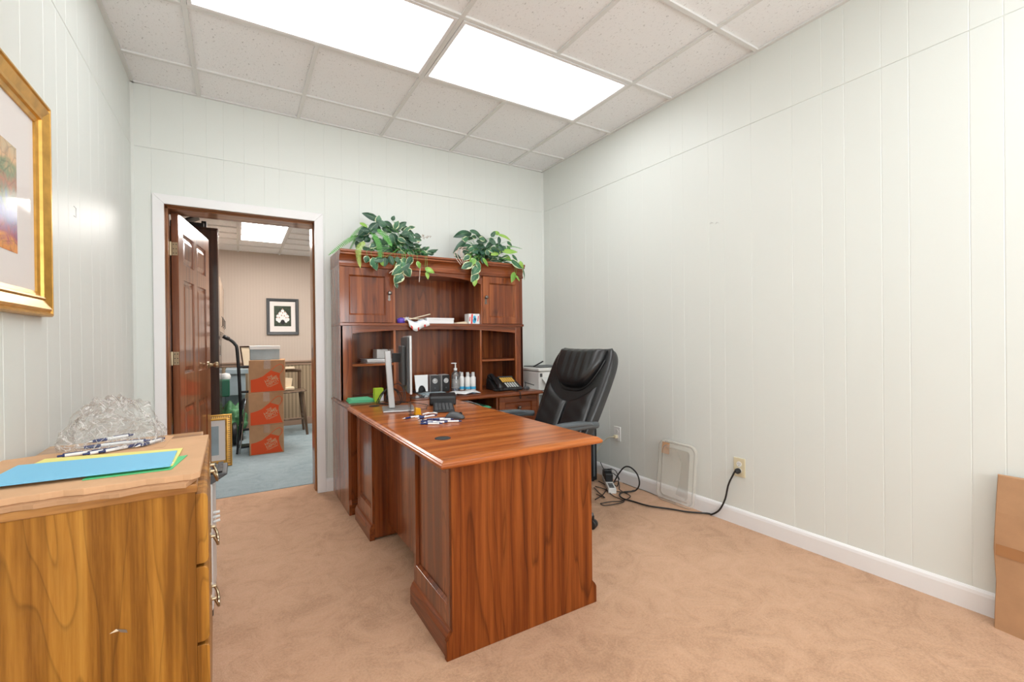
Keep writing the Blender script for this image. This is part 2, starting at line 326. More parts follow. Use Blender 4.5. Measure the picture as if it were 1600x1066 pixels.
def lathe(bm, prof, c=(0, 0, 0), seg=24, axis='z', mi=0, sx=1, sy=1):
    c = Vector(c); rings = []
    for r, z in prof:
        ring = []
        for k in range(seg):
            a = 2*PI*k/seg; x, y = r*math.cos(a)*sx, r*math.sin(a)*sy
            q = {'z': (x, y, z), 'x': (z, x, y), 'y': (x, z, y)}[axis]
            ring.append(bm.verts.new(c+Vector(q)))
        rings.append(ring)
    for a, b in zip(rings, rings[1:]):
        for k in range(seg): bm.faces.new((a[k], a[(k+1) % seg], b[(k+1) % seg], b[k])).material_index = mi
    bm.faces.new(rings[0]).material_index = mi; bm.faces.new(rings[-1][::-1]).material_index = mi
def slab(bm, x0, x1, y0, y1, prof):
    """rectangular slab with a moulded edge; prof = [(inset, z)...] bottom to top"""
    rings = []
    for i, z in prof:
        rings.append([bm.verts.new(p) for p in ((x0+i, y0+i, z), (x1-i, y0+i, z), (x1-i, y1-i, z), (x0+i, y1-i, z))])
    for a, b in zip(rings, rings[1:]):
        for k in range(4): bm.faces.new((a[k], a[(k+1) % 4], b[(k+1) % 4], b[k]))
    bm.faces.new(rings[0][::-1]); bm.faces.new(rings[-1])
def cushion(bm, fn, nu=20, nv=20, mi=0):
    """closed pillow; fn(s,t,side) with s,t in -1..1, side +1/-1"""
    g = {}
    for sd in (1, -1):
        for i in range(nu+1):
            for j in range(nv+1):
                if sd == -1 and (i in (0, nu) or j in (0, nv)): g[sd, i, j] = g[1, i, j]; continue
                g[sd, i, j] = bm.verts.new(fn(2*i/nu-1, 2*j/nv-1, sd))
    for sd in (1, -1):
        for i in range(nu):
            for j in range(nv):
                q = [g[sd, i, j], g[sd, i+1, j], g[sd, i+1, j+1], g[sd, i, j+1]]
                try: bm.faces.new(q if sd == 1 else q[::-1]).material_index = mi
                except ValueError: pass
def text(bm, s, size, mtx, depth=.0006, mi=0, bold=.0):
    cu = bpy.data.curves.new('lettering', 'FONT'); cu.body = s; cu.size = size; cu.extrude = depth; cu.offset = bold
    cu.align_x = 'CENTER'; cu.align_y = 'CENTER'; cu.resolution_u = 2
    o = bpy.data.objects.new('lettering', cu); COL.objects.link(o)
    bpy.context.view_layer.update()
    me = bpy.data.meshes.new_from_object(o.evaluated_get(bpy.context.evaluated_depsgraph_get()))
    me.transform(mtx); n = len(bm.faces); bm.from_mesh(me); bm.faces.ensure_lookup_table()
    for f in bm.faces[n:]: f.material_index = mi
    bpy.data.objects.remove(o); bpy.data.curves.remove(cu); bpy.data.meshes.remove(me)
def rootmat(p):
    m = Matrix.Identity(4)
    while p is not None:
        m = Matrix.Translation(p.location) @ p.rotation_euler.to_matrix().to_4x4() @ m; p = p.parent
    return m
def obj(name, bm, m, parent=None, bevel=0, smooth=False, local=False, seg=2, fix=True, solid=0):
    if parent is not None and not local:
        bm.transform(rootmat(parent).inverted())
    if fix: bmesh.ops.recalc_face_normals(bm, faces=bm.faces)
    if smooth:
        for f in bm.faces: f.smooth = True
    me = bpy.data.meshes.new(name); bm.to_mesh(me); bm.free()
    for q in (m if isinstance(m, (list, tuple)) else [m]): me.materials.append(M[q])
    if smooth and smooth != 'all': me.set_sharp_from_angle(angle=math.radians(42))
    o = bpy.data.objects.new(name, me); COL.objects.link(o); o.parent = parent
    if solid:
        md = o.modifiers.new('solid', 'SOLIDIFY'); md.thickness = solid; md.offset = 0
    if bevel:
        md = o.modifiers.new('bevel', 'BEVEL'); md.width = bevel; md.segments = seg; md.limit_method = 'ANGLE'; md.angle_limit = math.radians(40)
    return o
def thing(name, label, cat, loc=(0, 0, 0), rz=0, group=None):
    o = bpy.data.objects.new(name, None); COL.objects.link(o); o.location = loc; o.rotation_euler = (0, 0, rz)
    o.empty_display_size = .05
    o['label'] = label; o['category'] = cat
    if group: o['group'] = group
    return o
def solo(name, bm, m, label, cat, group=None, loc=None, **k):
    if loc is None:
        xs = [v.co for v in bm.verts]
        loc = (sum(v.x for v in xs)/len(xs), sum(v.y for v in xs)/len(xs), min(v.z for v in xs))
    bm.transform(Matrix.Translation(-Vector(loc)))
    o = obj(name, bm, m, None, **k); o.location = loc
    o['label'] = label; o['category'] = cat
    if group: o['group'] = group
    return o
def struct(name, bm, m, parent=None, **k):
    o = obj(name, bm, m, parent, **k)
    if parent is None: o['kind'] = 'structure'
    return o
def copy_tree(o, parent=None, label=None):
    c = o.copy(); COL.objects.link(c); c.parent = parent
    if label: c['label'] = label
    for ch_ in [q for q in bpy.data.objects if q.parent == o]: copy_tree(ch_, c)
    return c

# ================================================================== THE ROOM
XL, XR, YB, YF, H, SEAM = -.576, 2.614, 3.713, -2.3, 2.815, 2.415
JB = 3.985                                   # far face of the wall with the doorway
DX0, DX1, DZ = -.41, .50, 2.062              # doorway
def panelled(bm, u0, u1, grooves, z0, z1, put, d=.0013, wdt=.005):
    """upright boards with V grooves; put(u, depth, z) gives a point"""
    us = [(u0, 0)]
    for g in sorted(grooves):
        if u0+.01 < g < u1-.01: us += [(g-wdt/2, 0), (g, d), (g+wdt/2, 0)]
    us.append((u1, 0))
    zs = [(z0, 0), (z1, 0)]
    prev = None
    for u, dp in us:
        col_ = [bm.verts.new(put(u, dp, z)) for z, _ in zs]
        if prev: bm.faces.new((prev[0], col_[0], col_[1], prev[1]))
        prev = col_
def seam_strip(bm, a, b, z, put):
    """the shallow shadow gap where the upper boards meet the lower ones"""
    q = [bm.verts.new(put(u, dp, zz)) for u in (a, b) for dp, zz in ((0, z-.003), (.004, z), (0, z+.003))]
    bm.faces.new((q[0], q[3], q[4], q[1])); bm.faces.new((q[1], q[4], q[5], q[2]))
gb = [-.477, -.306, -.178, -.08, .042, .167, .262, .438, .573, .70, .83, .93, 1.05, 1.22, 1.36, 1.48, 1.60, 1.75, 1.85, 1.97, 2.09, 2.22, 2.33, 2.48]
bm = BM(); put = lambda u, d, z: (u, YB+d, z)
for a, b, z0, z1 in ((XL, DX0-.02, 0, SEAM-.003), (DX1+.02, XR, 0, SEAM-.003), (DX0-.02, DX1+.02, DZ+.02, SEAM-.003), (XL, XR, SEAM+.003, H+.02)):
    panelled(bm, a, b, gb, z0, z1, put)
seam_strip(bm, XL, XR, SEAM, put)
struct('wall_back', bm, 'wall', fix=False)
gr = [3.60, 3.45, 3.26, 3.068, 2.968, 2.787, 2.565, 2.415, 2.15, 2.045, 1.851, 1.743, 1.566, 1.334, 1.184, 1.083, .93, .827, .628, .529, .40, .28, .16, 0, -.15, -.3, -.42, -.6, -.75, -.9, -1.1, -1.3, -1.5, -1.7, -1.9, -2.1]
bm = BM(); put = lambda u, d, z: (XR+d, u, z)
panelled(bm, YF, YB, gr, 0, SEAM-.003, put); panelled(bm, YF, YB, gr, SEAM+.003, H+.02, put); seam_strip(bm, YF, YB, SEAM, put)
struct('wall_right', bm, 'wall', fix=False)
bm = BM(); put = lambda u, d, z: (XL-d, u, z); gl = [3.62, 3.5, 3.38, 3.2, 3.05, 2.92, 2.78, 2.6, 2.45, 2.33, 2.2, 2.0, 1.85, 1.7, 1.55, 1.4, 1.2, 1.0]
panelled(bm, YF, YB, gl, 0, SEAM-.003, put); panelled(bm, YF, YB, gl, SEAM+.003, H+.02, put); seam_strip(bm, YF, YB, SEAM, put)
struct('wall_left', bm, 'wall', fix=False)
WX0, WX1, WZ0, WZ1 = .12, 1.88, .90, 2.10
bm = BM()
for a in ((XL-.1, WX0, 0, H+.02), (WX1, XR+.1, 0, H+.02), (WX0, WX1, 0, WZ0), (WX0, WX1, WZ1, H+.02)): box(bm, a[0], a[1], YF-.1, YF, a[2], a[3])
struct('wall_front', bm, 'wall')
bm = BM()
for a in ((WX0, WX0+.05, WZ0, WZ1), (WX1-.05, WX1, WZ0, WZ1), (WX0, WX1, WZ0, WZ0+.05), (WX0, WX1, WZ1-.05, WZ1), (.98, 1.02, WZ0, WZ1)): box(bm, a[0], a[1], YF-.05, YF+.005, a[2], a[3])
struct('added_window_1', bm, 'white')  # unseen window frame, added as an opening for the fill light
bm = BM(); box(bm, XL-.1, XR+.1, YF-.1, YB, -.05, 0); box(bm, DX0-.02, DX1+.02, YB, JB, -.05, 0); struct('floor', bm, 'carpet')
# corner beads
for k, (x, s) in enumerate(((XL, 1), (XR, -1))):
    bm = BM(); prism(bm, [(x, YB-.014), (x+s*.014, YB), (x, YB)], 'z', .1, H); struct('trim_%d' % (k+3), bm, 'wall')
# suspended ceiling
TX, TY, T = -.2149, 3.3481, .61
bm = BM(); box(bm, XL-.1, XR+.1, YF-.1, YB+.1, H+.012, H+.03); ceil_ = struct('ceiling', bm, 'tile')
bm = BM()
for i in range(-1, 6):
    x = TX+i*T
    if XL < x < XR:
        if i in (1, 3):      # these runners stop at the light fittings
            cuts = [(YF, TY-9*T), (TY-8*T, TY-6*T), (TY-5*T, TY-2*T), (TY-T, YB)]
        else: cuts = [(YF, YB)]
        for a, b in cuts: box(bm, x-.012, x+.012, a, b, H, H+.0118)
for j in range(-9, 2):
    y = TY+j*T
    if YF < y < YB: box(bm, XL, XR, y-.012, y+.012, H-.0004, H+.0117)
struct('ceiling_grid', bm, 'grid', ceil_, bevel=.001)
bm = BM(); t_ = .02
box(bm, XR-t_, XR, YF, YB, H-.001, H+.011); box(bm, XL, XL+t_, YF, YB, H-.001, H+.011); box(bm, XL, XR, YB-t_, YB, H-.001, H+.011)
struct('wall_angle', bm, 'grid', ceil_)

def troffer(x0, x1, y0, y1, z, matl, label, along=True, group='recessed ceiling lights'):
    c = ((x0+x1)/2, (y0+y1)/2, z)
    t = thing('ceiling_light', label, 'light', c, 0, group)
    bm = BM(); i0, i1 = .014, .034
    for a in ((x0+i0, x1-i0, y0+i0, y0+i1), (x0+i0, x1-i0, y1-i1, y1-i0), (x0+i0, x0+i1, y0+i1, y1-i1), (x1-i1, x1-i0, y0+i1, y1-i1)): box(bm, *a, z-.003, z+.0115)
    obj('frame', bm, 'white', t, bevel=.001)
    bm = BM(); box(bm, x0+i1, x1-i1, y0+i1, y1-i1, z+.002, z+.010); obj('diffuser', bm, matl, t)
    return t
M['lamp'] = emis('lit_diffuser', (.965, .985, 1.0), LAMP, bands=1)
M['lamp_far'] = emis('lit_diffuser_far_room', (1, .95, .90), LAMP_FAR, bands=0)
troffer(TX, TX+2*T, TY-2*T, TY-T, H, 'lamp', 'long lit ceiling light on the left, cut by the top of the picture')
troffer(TX+2*T, TX+4*T, TY-2*T, TY-T, H, 'lamp', 'long lit ceiling light on the right, wholly in view above the desk')
for y in (TY-6*T, TY-9*T):  # unseen fittings added behind the camera to supply more light
    troffer(TX, TX+2*T, y, y+T, H, 'lamp', 'added unseen ceiling light behind the camera on the left side' + (' near the front wall' if y < -1 else ''))
    troffer(TX+2*T, TX+4*T, y, y+T, H, 'lamp', 'added unseen ceiling light behind the camera on the right side' + (' near the front wall' if y < -1 else ''))

# baseboards
def basebd(name, pts):
    bm = BM(); prof = [(0, 0), (.014, 0), (.014, .075), (.011, .088), (.005, .096), (0, .098)]
    (xa, ya), (xb, yb), (nx, ny) = pts
    A = [bm.verts.new((xa+nx*p, ya+ny*p, z)) for p, z in prof]; B = [bm.verts.new((xb+nx*p, yb+ny*p, z)) for p, z in prof]
    n = len(prof)
    for i in range(n): bm.faces.new((A[i], B[i], B[(i+1) % n], A[(i+1) % n]))
    bm.faces.new(A[::-1]); bm.faces.new(B); struct(name, bm, 'white')
basebd('baseboard_right', ((XR, YF), (XR, YB), (-1, 0)))
basebd('baseboard_back', ((.557, YB), (XR, YB), (0, -1)))
basebd('baseboard_left', ((XL, YF), (XL, YB), (1, 0)))
# door casing (white, mitred) and stained jamb
bm = BM(); cw = .062; x0, x1, zt = DX0-.001, DX1-.004, DZ
for pts in ([(x0-cw, 0), (x0, 0), (x0, zt), (x0-cw, zt+cw)], [(x1, 0), (x1+cw, 0), (x1+cw, zt+cw), (x1, zt)], [(x0, zt), (x1, zt), (x1+cw, zt+cw), (x0-cw, zt+cw)]):
    prism(bm, pts, 'y', YB-.017, YB-.0005)
struct('trim_1', bm, 'white', bevel=.003)
bm = BM()
box(bm, DX0-.019, DX0, YB-.012, JB+.01, 0, DZ+.019); box(bm, DX1, DX1+.019, YB-.012, JB+.01, 0, DZ+.019)
box(bm, DX0, DX0+.012, YB+.055, YB+.13, 0, DZ); box(bm, DX1-.012, DX1, YB+.055, YB+.13, 0, DZ)
jb = struct('trim_2', bm, 'jamb', bevel=.002)
bm = BM(); box(bm, DX0, DX1, YB-.012, JB+.01, DZ, DZ+.019); box(bm, DX0, DX1, YB+.055, YB+.13, DZ-.012, DZ-.0002)
struct('jamb_head', bm, 'jamb_x', jb, bevel=.002)
bm = BM(); box(bm, DX0, DX1, JB-.012, JB+.012, 0, .004); struct('trim_5', bm, 'bluecarpet')

# ------------------------------------------------------------------ room beyond
FX0, FX1, FY, FH = -.62, 3.2, 6.93, 2.338
bm = BM(); box(bm, FX0-.1, FX1+.1, FY, FY+.1, 0, FH+.02); struct('wall_far_back', bm, 'wallpaper')
bm = BM(); box(bm, FX0-.1, FX0, JB, FY, 0, FH+.02); struct('wall_far_left', bm, 'wallpaper')
bm = BM(); box(bm, FX1, FX1+.1, JB, FY, 0, FH+.02); struct('wall_far_right', bm, 'wallpaper')
bm = BM()
for a in ((FX0, DX0-.019, 0, FH+.02), (DX1+.019, FX1, 0, FH+.02), (DX0-.019, DX1+.019, DZ+.019, FH+.02)): box(bm, a[0], a[1], JB-.02, JB, a[2], a[3])
struct('wall_far_front', bm, 'wallpaper')
bm = BM(); box(bm, FX0-.1, FX1+.1, JB, FY+.1, -.05, 0); struct('floor_far', bm, 'bluecarpet')
bm = BM(); box(bm, FX0-.1, FX1+.1, JB-.02, FY+.1, FH+.012, FH+.03); fc = struct('ceiling_far', bm, 'tile')
bm = BM()
for x in (-.60, .0, .48, 1.09, 1.7, 2.3, 2.9): box(bm, x-.012, x+.012, JB, FY, FH, FH+.0118)
for y in (4.29, 4.9, 5.20, 5.51, 5.81, 6.12, 6.48): box(bm, FX0, FX1, y-(.010 if y in (5.2, 5.81, 6.48) else .012), y+.012, FH-.0004, FH+.0117)
struct('ceiling_grid', bm, 'grid', fc)
troffer(.0, .48, 4.90, 6.12, FH, 'lamp_far', 'lit ceiling light seen through the doorway in the far room', group='far room ceiling lights')
troffer(1.70, 2.18, 4.90, 6.12, FH, 'lamp_far', 'lit ceiling light of the far room hidden behind the wall', group='far room ceiling lights')
bm = BM(); box(bm, FX0, FX1, FY-.012, FY, .10, .83); struct('trim_6', bm, 'wains')
bm = BM(); box(bm, FX0, FX1, FY-.035, FY, .868, .89); box(bm, FX0, FX1, FY-.02, FY, .83, .868); struct('trim_7', bm, 'rail', bevel=.004)
bm = BM(); box(bm, FX0, FX1, FY-.018, FY, 0, .10); struct('baseboard_far', bm, 'rail', bevel=.004)

# ------------------------------------------------------------------ six panel door, opened into the far room
hx, hy, ang = -.392, 3.868, math.radians(81.3)
dt = bpy.data.objects.new('door_1', None); COL.objects.link(dt); dt.location = (hx, hy, 0); dt.rotation_euler = (0, 0, ang); dt['kind'] = 'structure'
DW, DT, DH = .885, .040, 2.045
def door_leaf():
    bm = BM()
    cols = ((.115, .40), (.485, .77)); rows = ((.20, .70), (.93, 1.60), (1.71, 1.93))
    xs = [0, .115, .40, .485, .77, DW]; zs = [.008, .20, .70, .93, 1.60, 1.71, 1.93, DH]
    for s, y in ((0, 0.), (1, -DT)):
        for i in range(5):
            for j in range(7):
                hole = i in (1, 3) and j in (1, 3, 5)
                a, b, c, d = xs[i], xs[i+1], zs[j], zs[j+1]
                if not hole: poly(bm, [(a, y, c), (b, y, c), (b, y, d), (a, y, d)])
                else:
                    sg = -1 if s == 0 else 1; lv = [(0, 0), (.004, .009), (.018, .012), (.022, .012), (.05, .004)]
                    for (i0, d0), (i1, d1) in zip(lv, lv[1:]):
                        r0 = [(a+i0, c+i0), (b-i0, c+i0), (b-i0, d-i0), (a+i0, d-i0)]; r1 = [(a+i1, c+i1), (b-i1, c+i1), (b-i1, d-i1), (a+i1, d-i1)]
                        for k in range(4):
                            poly(bm, [(r0[k][0], y+sg*d0, r0[k][1]), (r0[(k+1) % 4][0], y+sg*d0, r0[(k+1) % 4][1]), (r1[(k+1) % 4][0], y+sg*d1, r1[(k+1) % 4][1]), (r1[k][0], y+sg*d1, r1[k][1])])
                    poly(bm, [(p[0], y+sg*d1, p[1]) for p in r1])
    for q in ([(0, 0), (0, -DT)], [(DW, 0), (DW, -DT)]):
        poly(bm, [(q[0][0], q[0][1], .008), (q[1][0], q[1][1], .008), (q[1][0], q[1][1], DH), (q[0][0], q[0][1], DH)])
    for z in (.008, DH): poly(bm, [(0, 0, z), (DW, 0, z), (DW, -DT, z), (0, -DT, z)])
    bmesh.ops.remove_doubles(bm, verts=bm.verts, dist=.0001)
    return bm
obj('door_leaf', door_leaf(), 'mahog', dt, local=True)
for sy in (0, -1):
    bm = BM(); y = 0 if sy == 0 else -DT; s = 1 if sy == 0 else -1
    lathe(bm, [(.030, 0), (.030, s*.006), (.014, s*.010), (.012, s*.035), (.020, s*.045), (.027, s*.058), (.024, s*.070), (.010, s*.076)], (DW-.065, y, .96), 20, 'y')
    obj('door_handle', bm, 'pewter' if sy == 0 else 'brass', dt, local=True, smooth=True)
for z in (.25, 1.045, 1.80):
    bm = BM(); box(bm, -.0025, 0, -DT+.004, -.002, z-.045, z+.045); tube(bm, [(-.004, .004, z-.047), (-.004, .004, z+.047)], .005)
    for dz in (-.03, 0, .03):
        for dy in (-.012, -.028): lathe(bm, [(.0035, 0), (.003, -.0012)], (-.0026, dy, z+dz), 8, 'x', mi=1)
    obj('hinge', bm, ['brass', 'blk'], dt, local=True)

# ================================================================== DESK
EDGE = [(.020, .699), (.008, .7005), (.002, .705), (0, .711), (.001, .716), (.006, .719), (.008, .722), (.016, .7275), (.026, .73)]
desk = thing('executive_desk', 'large cherry wood desk with a moulded top standing in the middle of the room', 'desk', (.97, 2.27, 0))
TZ = .73
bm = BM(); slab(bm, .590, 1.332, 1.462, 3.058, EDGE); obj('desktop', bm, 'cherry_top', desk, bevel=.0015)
FXF, FXB, DY0, DY1 = .645, 1.303, 1.506, 3.03
bm = BM(); prism(bm, [(.622, 0), (1.325, 0), (1.325, .07), (1.318, .083), (FXB, .10), (FXB, .699), (FXF, .699), (FXF, .10), (.632, .083), (.622, .07)], 'y', DY0, DY0+.02)
obj('end_panel', bm, 'cherry_end', desk, bevel=.0015)
def pedestal(y0, y1, near):
    bm = BM(); box(bm, FXF+.014, FXB-.022, y0, y1, .012, .698); obj('pedestal_body', bm, 'cherry_b', desk)
    bm = BM()    # framed outer panel facing the doorway side
    box(bm, FXF, FXF+.013, y0, y0+.028, .10, .698); box(bm, FXF, FXF+.013, y1-.028, y1, .10, .698); box(bm, FXF, FXF+.013, y0+.028, y1-.028, .10, .175)
    box(bm, FXF, FXF+.013, y0+.028, y1-.028, .66, .698)
    i = .010; a, b, c, d = y0+.028, y1-.028, .175, .66
    for q in ([(a, c), (b, c), (b-i, c+i), (a+i, c+i)], [(b, c), (b, d), (b-i, d-i), (b-i, c+i)], [(b, d), (a, d), (a+i, d-i), (b-i, d-i)], [(a, d), (a, c), (a+i, c+i), (a+i, d-i)]):
        dep = [.002, .002, .0125, .0125]; poly(bm, [(FXF+dep[k], *q[k]) for k in range(4)])
    obj('front_frame', bm, 'cherry_b', desk, bevel=.001, fix=False)
    bm = BM(); prism(bm, [(.628, 0), (.642, 0), (FXF+.013, 0), (FXF+.013, .10), (FXF, .10), (FXF-.002, .094), (.636, .088), (.633, .078), (.630, .072), (.628, .068)], 'y', y0-(0 if near else .004), y1+(.004 if near else 0)); obj('plinth', bm, 'cherry_y', desk, bevel=.0015)
    zs = (.09, .38, .55, .694)
    for k in range(3):
        bm = BM(); box(bm, FXB-.022, FXB-.002, y0+.006, y1-.006, zs[k]+.003, zs[k+1]-.003); dr = obj('drawer', bm, 'cherry_y', desk, bevel=.003)
        bm = BM(); lathe(bm, [(.008, 0), (.006, .010), (.014, .018), (.012, .026), (.004, .028)], (FXB-.002, (y0+y1)/2, (zs[k]+zs[k+1])/2), 16, 'x'); obj('knob', bm, 'pewter', dr, smooth=True)
pedestal(DY0+.02, 1.925, True); pedestal(2.65, DY1, False)
bm = BM(); box(bm, .735, .753, 1.925, 2.65, .085, .698); obj('modesty_panel', bm, 'cherry_b', desk)
for y in (1.815, 2.96):
    bm = BM(); lathe(bm, [(.034, 0), (.034, .0015), (.030, .003), (.006, .0032)], (.742, y, TZ), 28); obj('cable_grommet', bm, 'blkm', desk, smooth=True)

# ================================================================== CREDENZA
cr = thing('credenza', 'low cherry wood credenza along the back wall carrying the hutch', 'cabinet', (1.37, 3.4, 0))
CY = 3.118
bm = BM(); slab(bm, .600, 2.148, 3.062, 3.700, EDGE); obj('top', bm, 'cherry_x', cr, bevel=.0015)
for nm, a, b in (('side_panel', .608, .626), ('side_panel', 2.118, 2.136)):
    bm = BM(); prism(bm, [(3.698, 0), (3.698, .698), (CY, .698), (CY, .10), (CY-.012, .07), (CY-.012, 0)], 'x', a, b); obj(nm, bm, 'cherry_b', cr, bevel=.0015)
bm = BM(); box(bm, .626, 2.118, 3.68, 3.696, .08, .698); obj('back_panel', bm, 'cherry', cr)
for a, b in ((1.315, 1.333), (1.735, 1.753)):
    bm = BM(); box(bm, a, b, CY+.012, 3.68, .012, .698); obj('partition', bm, 'cherry', cr)
bm = BM(); box(bm, 1.333, 1.735, CY+.03, 3.68, .592, .608); obj('shelf', bm, 'cherry_x', cr, bevel=.001)
bm = BM(); box(bm, 1.333, 1.735, 3.4, 3.68, .05, .066); obj('shelf', bm, 'cherry_x', cr, bevel=.001)
def raised(bm, x0, x1, z0, z1, y, st=.055, rl=.055, d=.010, t=.018):
    """frame and recessed panel facing -y"""
    box(bm, x0, x0+st, y, y+t, z0, z1); box(bm, x1-st, x1, y, y+t, z0, z1)
    box(bm, x0+st, x1-st, y, y+t, z0, z0+rl); box(bm, x0+st, x1-st, y, y+t, z1-rl, z1)
    a, b, c, e, i = x0+st, x1-st, z0+rl, z1-rl, .010
    box(bm, a, b, y+d, y+t, c, e)
    for q in ([(a, c), (b, c), (b-i, c+i), (a+i, c+i)], [(b, c), (b, e), (b-i, e-i), (b-i, c+i)], [(b, e), (a, e), (a+i, e-i), (b-i, e-i)], [(a, e), (a, c), (a+i, c+i), (a+i, e-i)]):
        dep = [.002, .002, d-.0003, d-.0003]; poly(bm, [(q[k][0], y+dep[k], q[k][1]) for k in range(4)])
def pull(parent, x, y, z, s=-1):
    bm = BM(); lathe(bm, [(.011, 0), (.011, s*.002)], (x, y, z-.005), 14, 'y'); box(bm, x-.008, x+.008, y-.002, y, z-.05, z)
    lathe(bm, [(.011, 0), (.011, s*.002)], (x, y, z-.048), 14, 'y')
    lathe(bm, [(.006, 0), (.005, s*.010), (.013, s*.014), (.0155, s*.020), (.011, s*.027), (.002, s*.029)], (x, y, z), 16, 'y')
    obj('knob', bm, 'pewter', parent, smooth=True, bevel=.0008)
bm = BM(); raised(bm, .66, 1.31, .11, .69, CY, .07, .07); obj('door', bm, 'cherry', cr, bevel=.001, fix=False)
bm = BM(); box(bm, .626, .66, CY-.002, CY+.018, .10, .698); obj('stile', bm, 'cherry', cr, bevel=.001)
bm = BM(); raised(bm, 1.757, 2.115, .475, .69, CY, .05, .045); dr = obj('drawer', bm, 'cherry_x', cr, bevel=.001, fix=False); pull(dr, 1.936, CY, .60)
bm = BM(); raised(bm, 1.757, 2.115, .11, .47, CY, .05, .05); dr = obj('drawer', bm, 'cherry_x', cr, bevel=.001, fix=False); pull(dr, 1.936, CY, .32)
for a, b in ((.626, 1.333), (1.735, 2.118)):
    bm = BM(); prism(bm, [(CY+.02, 0), (CY-.010, 0), (CY-.010, .068), (CY-.004, .078), (CY-.006, .088), (CY+.004, .10), (CY+.02, .10)], 'x', a, b); obj('plinth', bm, 'cherry_x', cr, bevel=.001)

# ================================================================== HUTCH
hu = thing('hutch', 'tall cherry wood hutch with two doors and open arched shelves on the credenza', 'shelf unit', (1.37, 3.52, TZ))
X0, X1, HY, HB, Z0, Z1 = .608, 2.130, 3.352, 3.70, TZ+.0005, 1.80
for a, b in ((X0, X0+.018), (X1-.018, X1)):
    bm = BM(); box(bm, a, b, HY, HB, Z0, 1.70); obj('side_panel', bm, 'cherry_b', hu, bevel=.001)
bm = BM(); box(bm, X0+.018, X1-.018, HB-.014, HB-.002, Z0, 1.70); obj('back_panel', bm, 'cherry', hu)
bm = BM(); box(bm, X0+.018, X1-.018, HY+.02, HB-.014, 1.665, 1.68); obj('top_panel', bm, 'cherry_x', hu)
bm = BM()
cp = [(HY+.05, 1.682), (HY-.002, 1.682), (HY-.006, 1.686), (HY-.006, 1.700), (HY-.001, 1.704)]
for k in range(7):
    a = k/6*PI/2; cp.append((HY-.001-.030*(1-math.cos(a)), 1.706+.058*math.sin(a)))
cp += [(HY-.035, 1.768), (HY-.035, 1.778), (HY-.042, 1.784), (HY-.042, 1.797), (HY-.036, 1.80), (HB, 1.80), (HB, 1.70), (HY+.05, 1.70)]
prism(bm, cp, 'x', X0-.001, X1+.006); obj('crown_moulding', bm, 'cherry_x', hu, bevel=.001)
bm = BM(); box(bm, X0-.003, X1+.005, HY-.012, HB-.014, 1.262, 1.282); obj('shelf', bm, 'cherry_x', hu, bevel=.002)
for x in (.995, 1.735):
    bm = BM(); box(bm, x-.009, x+.009, HY+.004, HB-.014, 1.282, 1.665); obj('partition', bm, 'cherry_b', hu)
    xx = x+(.004 if x < 1.3 else -.010)
    bm = BM(); box(bm, xx-.009, xx+.009, HY+.012, HB-.014, Z0, 1.262); obj('partition', bm, 'cherry_b', hu, bevel=.001)
bm = BM(); raised(bm, X0+.003, .990, 1.285, 1.680, HY-.002, .060, .055); d1 = obj('door', bm, 'cherry', hu, bevel=.001, fix=False); pull(d1, .958, HY-.002, 1.505)
bm = BM(); raised(bm, 1.740, X1-.003, 1.285, 1.680, HY-.002, .060, .055); d2 = obj('door', bm, 'cherry', hu, bevel=.001, fix=False); pull(d2, 1.768, HY-.002, 1.505)
def arch(x0, x1, zt, ze, zm, y, t=.018, flat=.10):
    n = 24; pts = [(x0, zt)]
    for k in range(n+1):
        u = k/n; q = max(0, min(1, (u-flat)/(1-2*flat)))
        pts.append((x0+(x1-x0)*u, ze+(zm-ze)*(math.sin(PI*q))**.75))
    pts.append((x1, zt)); bm = BM()
    A = [bm.verts.new((p[0], y, p[1])) for p in pts]; B = [bm.verts.new((p[0], y+t, p[1])) for p in pts]
    tpA = [bm.verts.new((p[0], y, zt)) for p in pts[1:-1]]; tpB = [bm.verts.new((p[0], y+t, zt)) for p in pts[1:-1]]
    lo = A[1:-1]; lob = B[1:-1]
    for k in range(n):
        bm.faces.new((lo[k], lo[k+1], tpA[k+1], tpA[k])); bm.faces.new((lob[k+1], lob[k], tpB[k], tpB[k+1])); bm.faces.new((lo[k+1], lo[k], lob[k], lob[k+1])); bm.faces.new((tpA[k], tpA[k+1], tpB[k+1], tpB[k]))
    for v in (A[0], A[-1], B[0], B[-1]): bm.verts.remove(v)
    return bm
obj('arched_rail', arch(1.0, 1.73, 1.681, 1.608, 1.657, HY+.001, flat=.0), 'cherry_x', hu)
obj('arched_rail', arch(.69, 2.055, 1.262, 1.205, 1.238, HY, flat=.0), 'cherry_x', hu)
for a, b in ((X0+.002, .690), (2.055, X1-.002)):
    bm = BM(); box(bm, a, b, HY, HY+.018, Z0, 1.262); obj('stile', bm, 'cherry', hu, bevel=.0015)
bm = BM(); box(bm, X0+.018, .99, HY+.02, HB-.014, .968, .984); obj('shelf', bm, 'cherry_x', hu, bevel=.001)
bm = BM(); box(bm, 1.734, X1-.018, HY+.02, HB-.014, .968, .984); obj('shelf', bm, 'cherry_x', hu, bevel=.001)

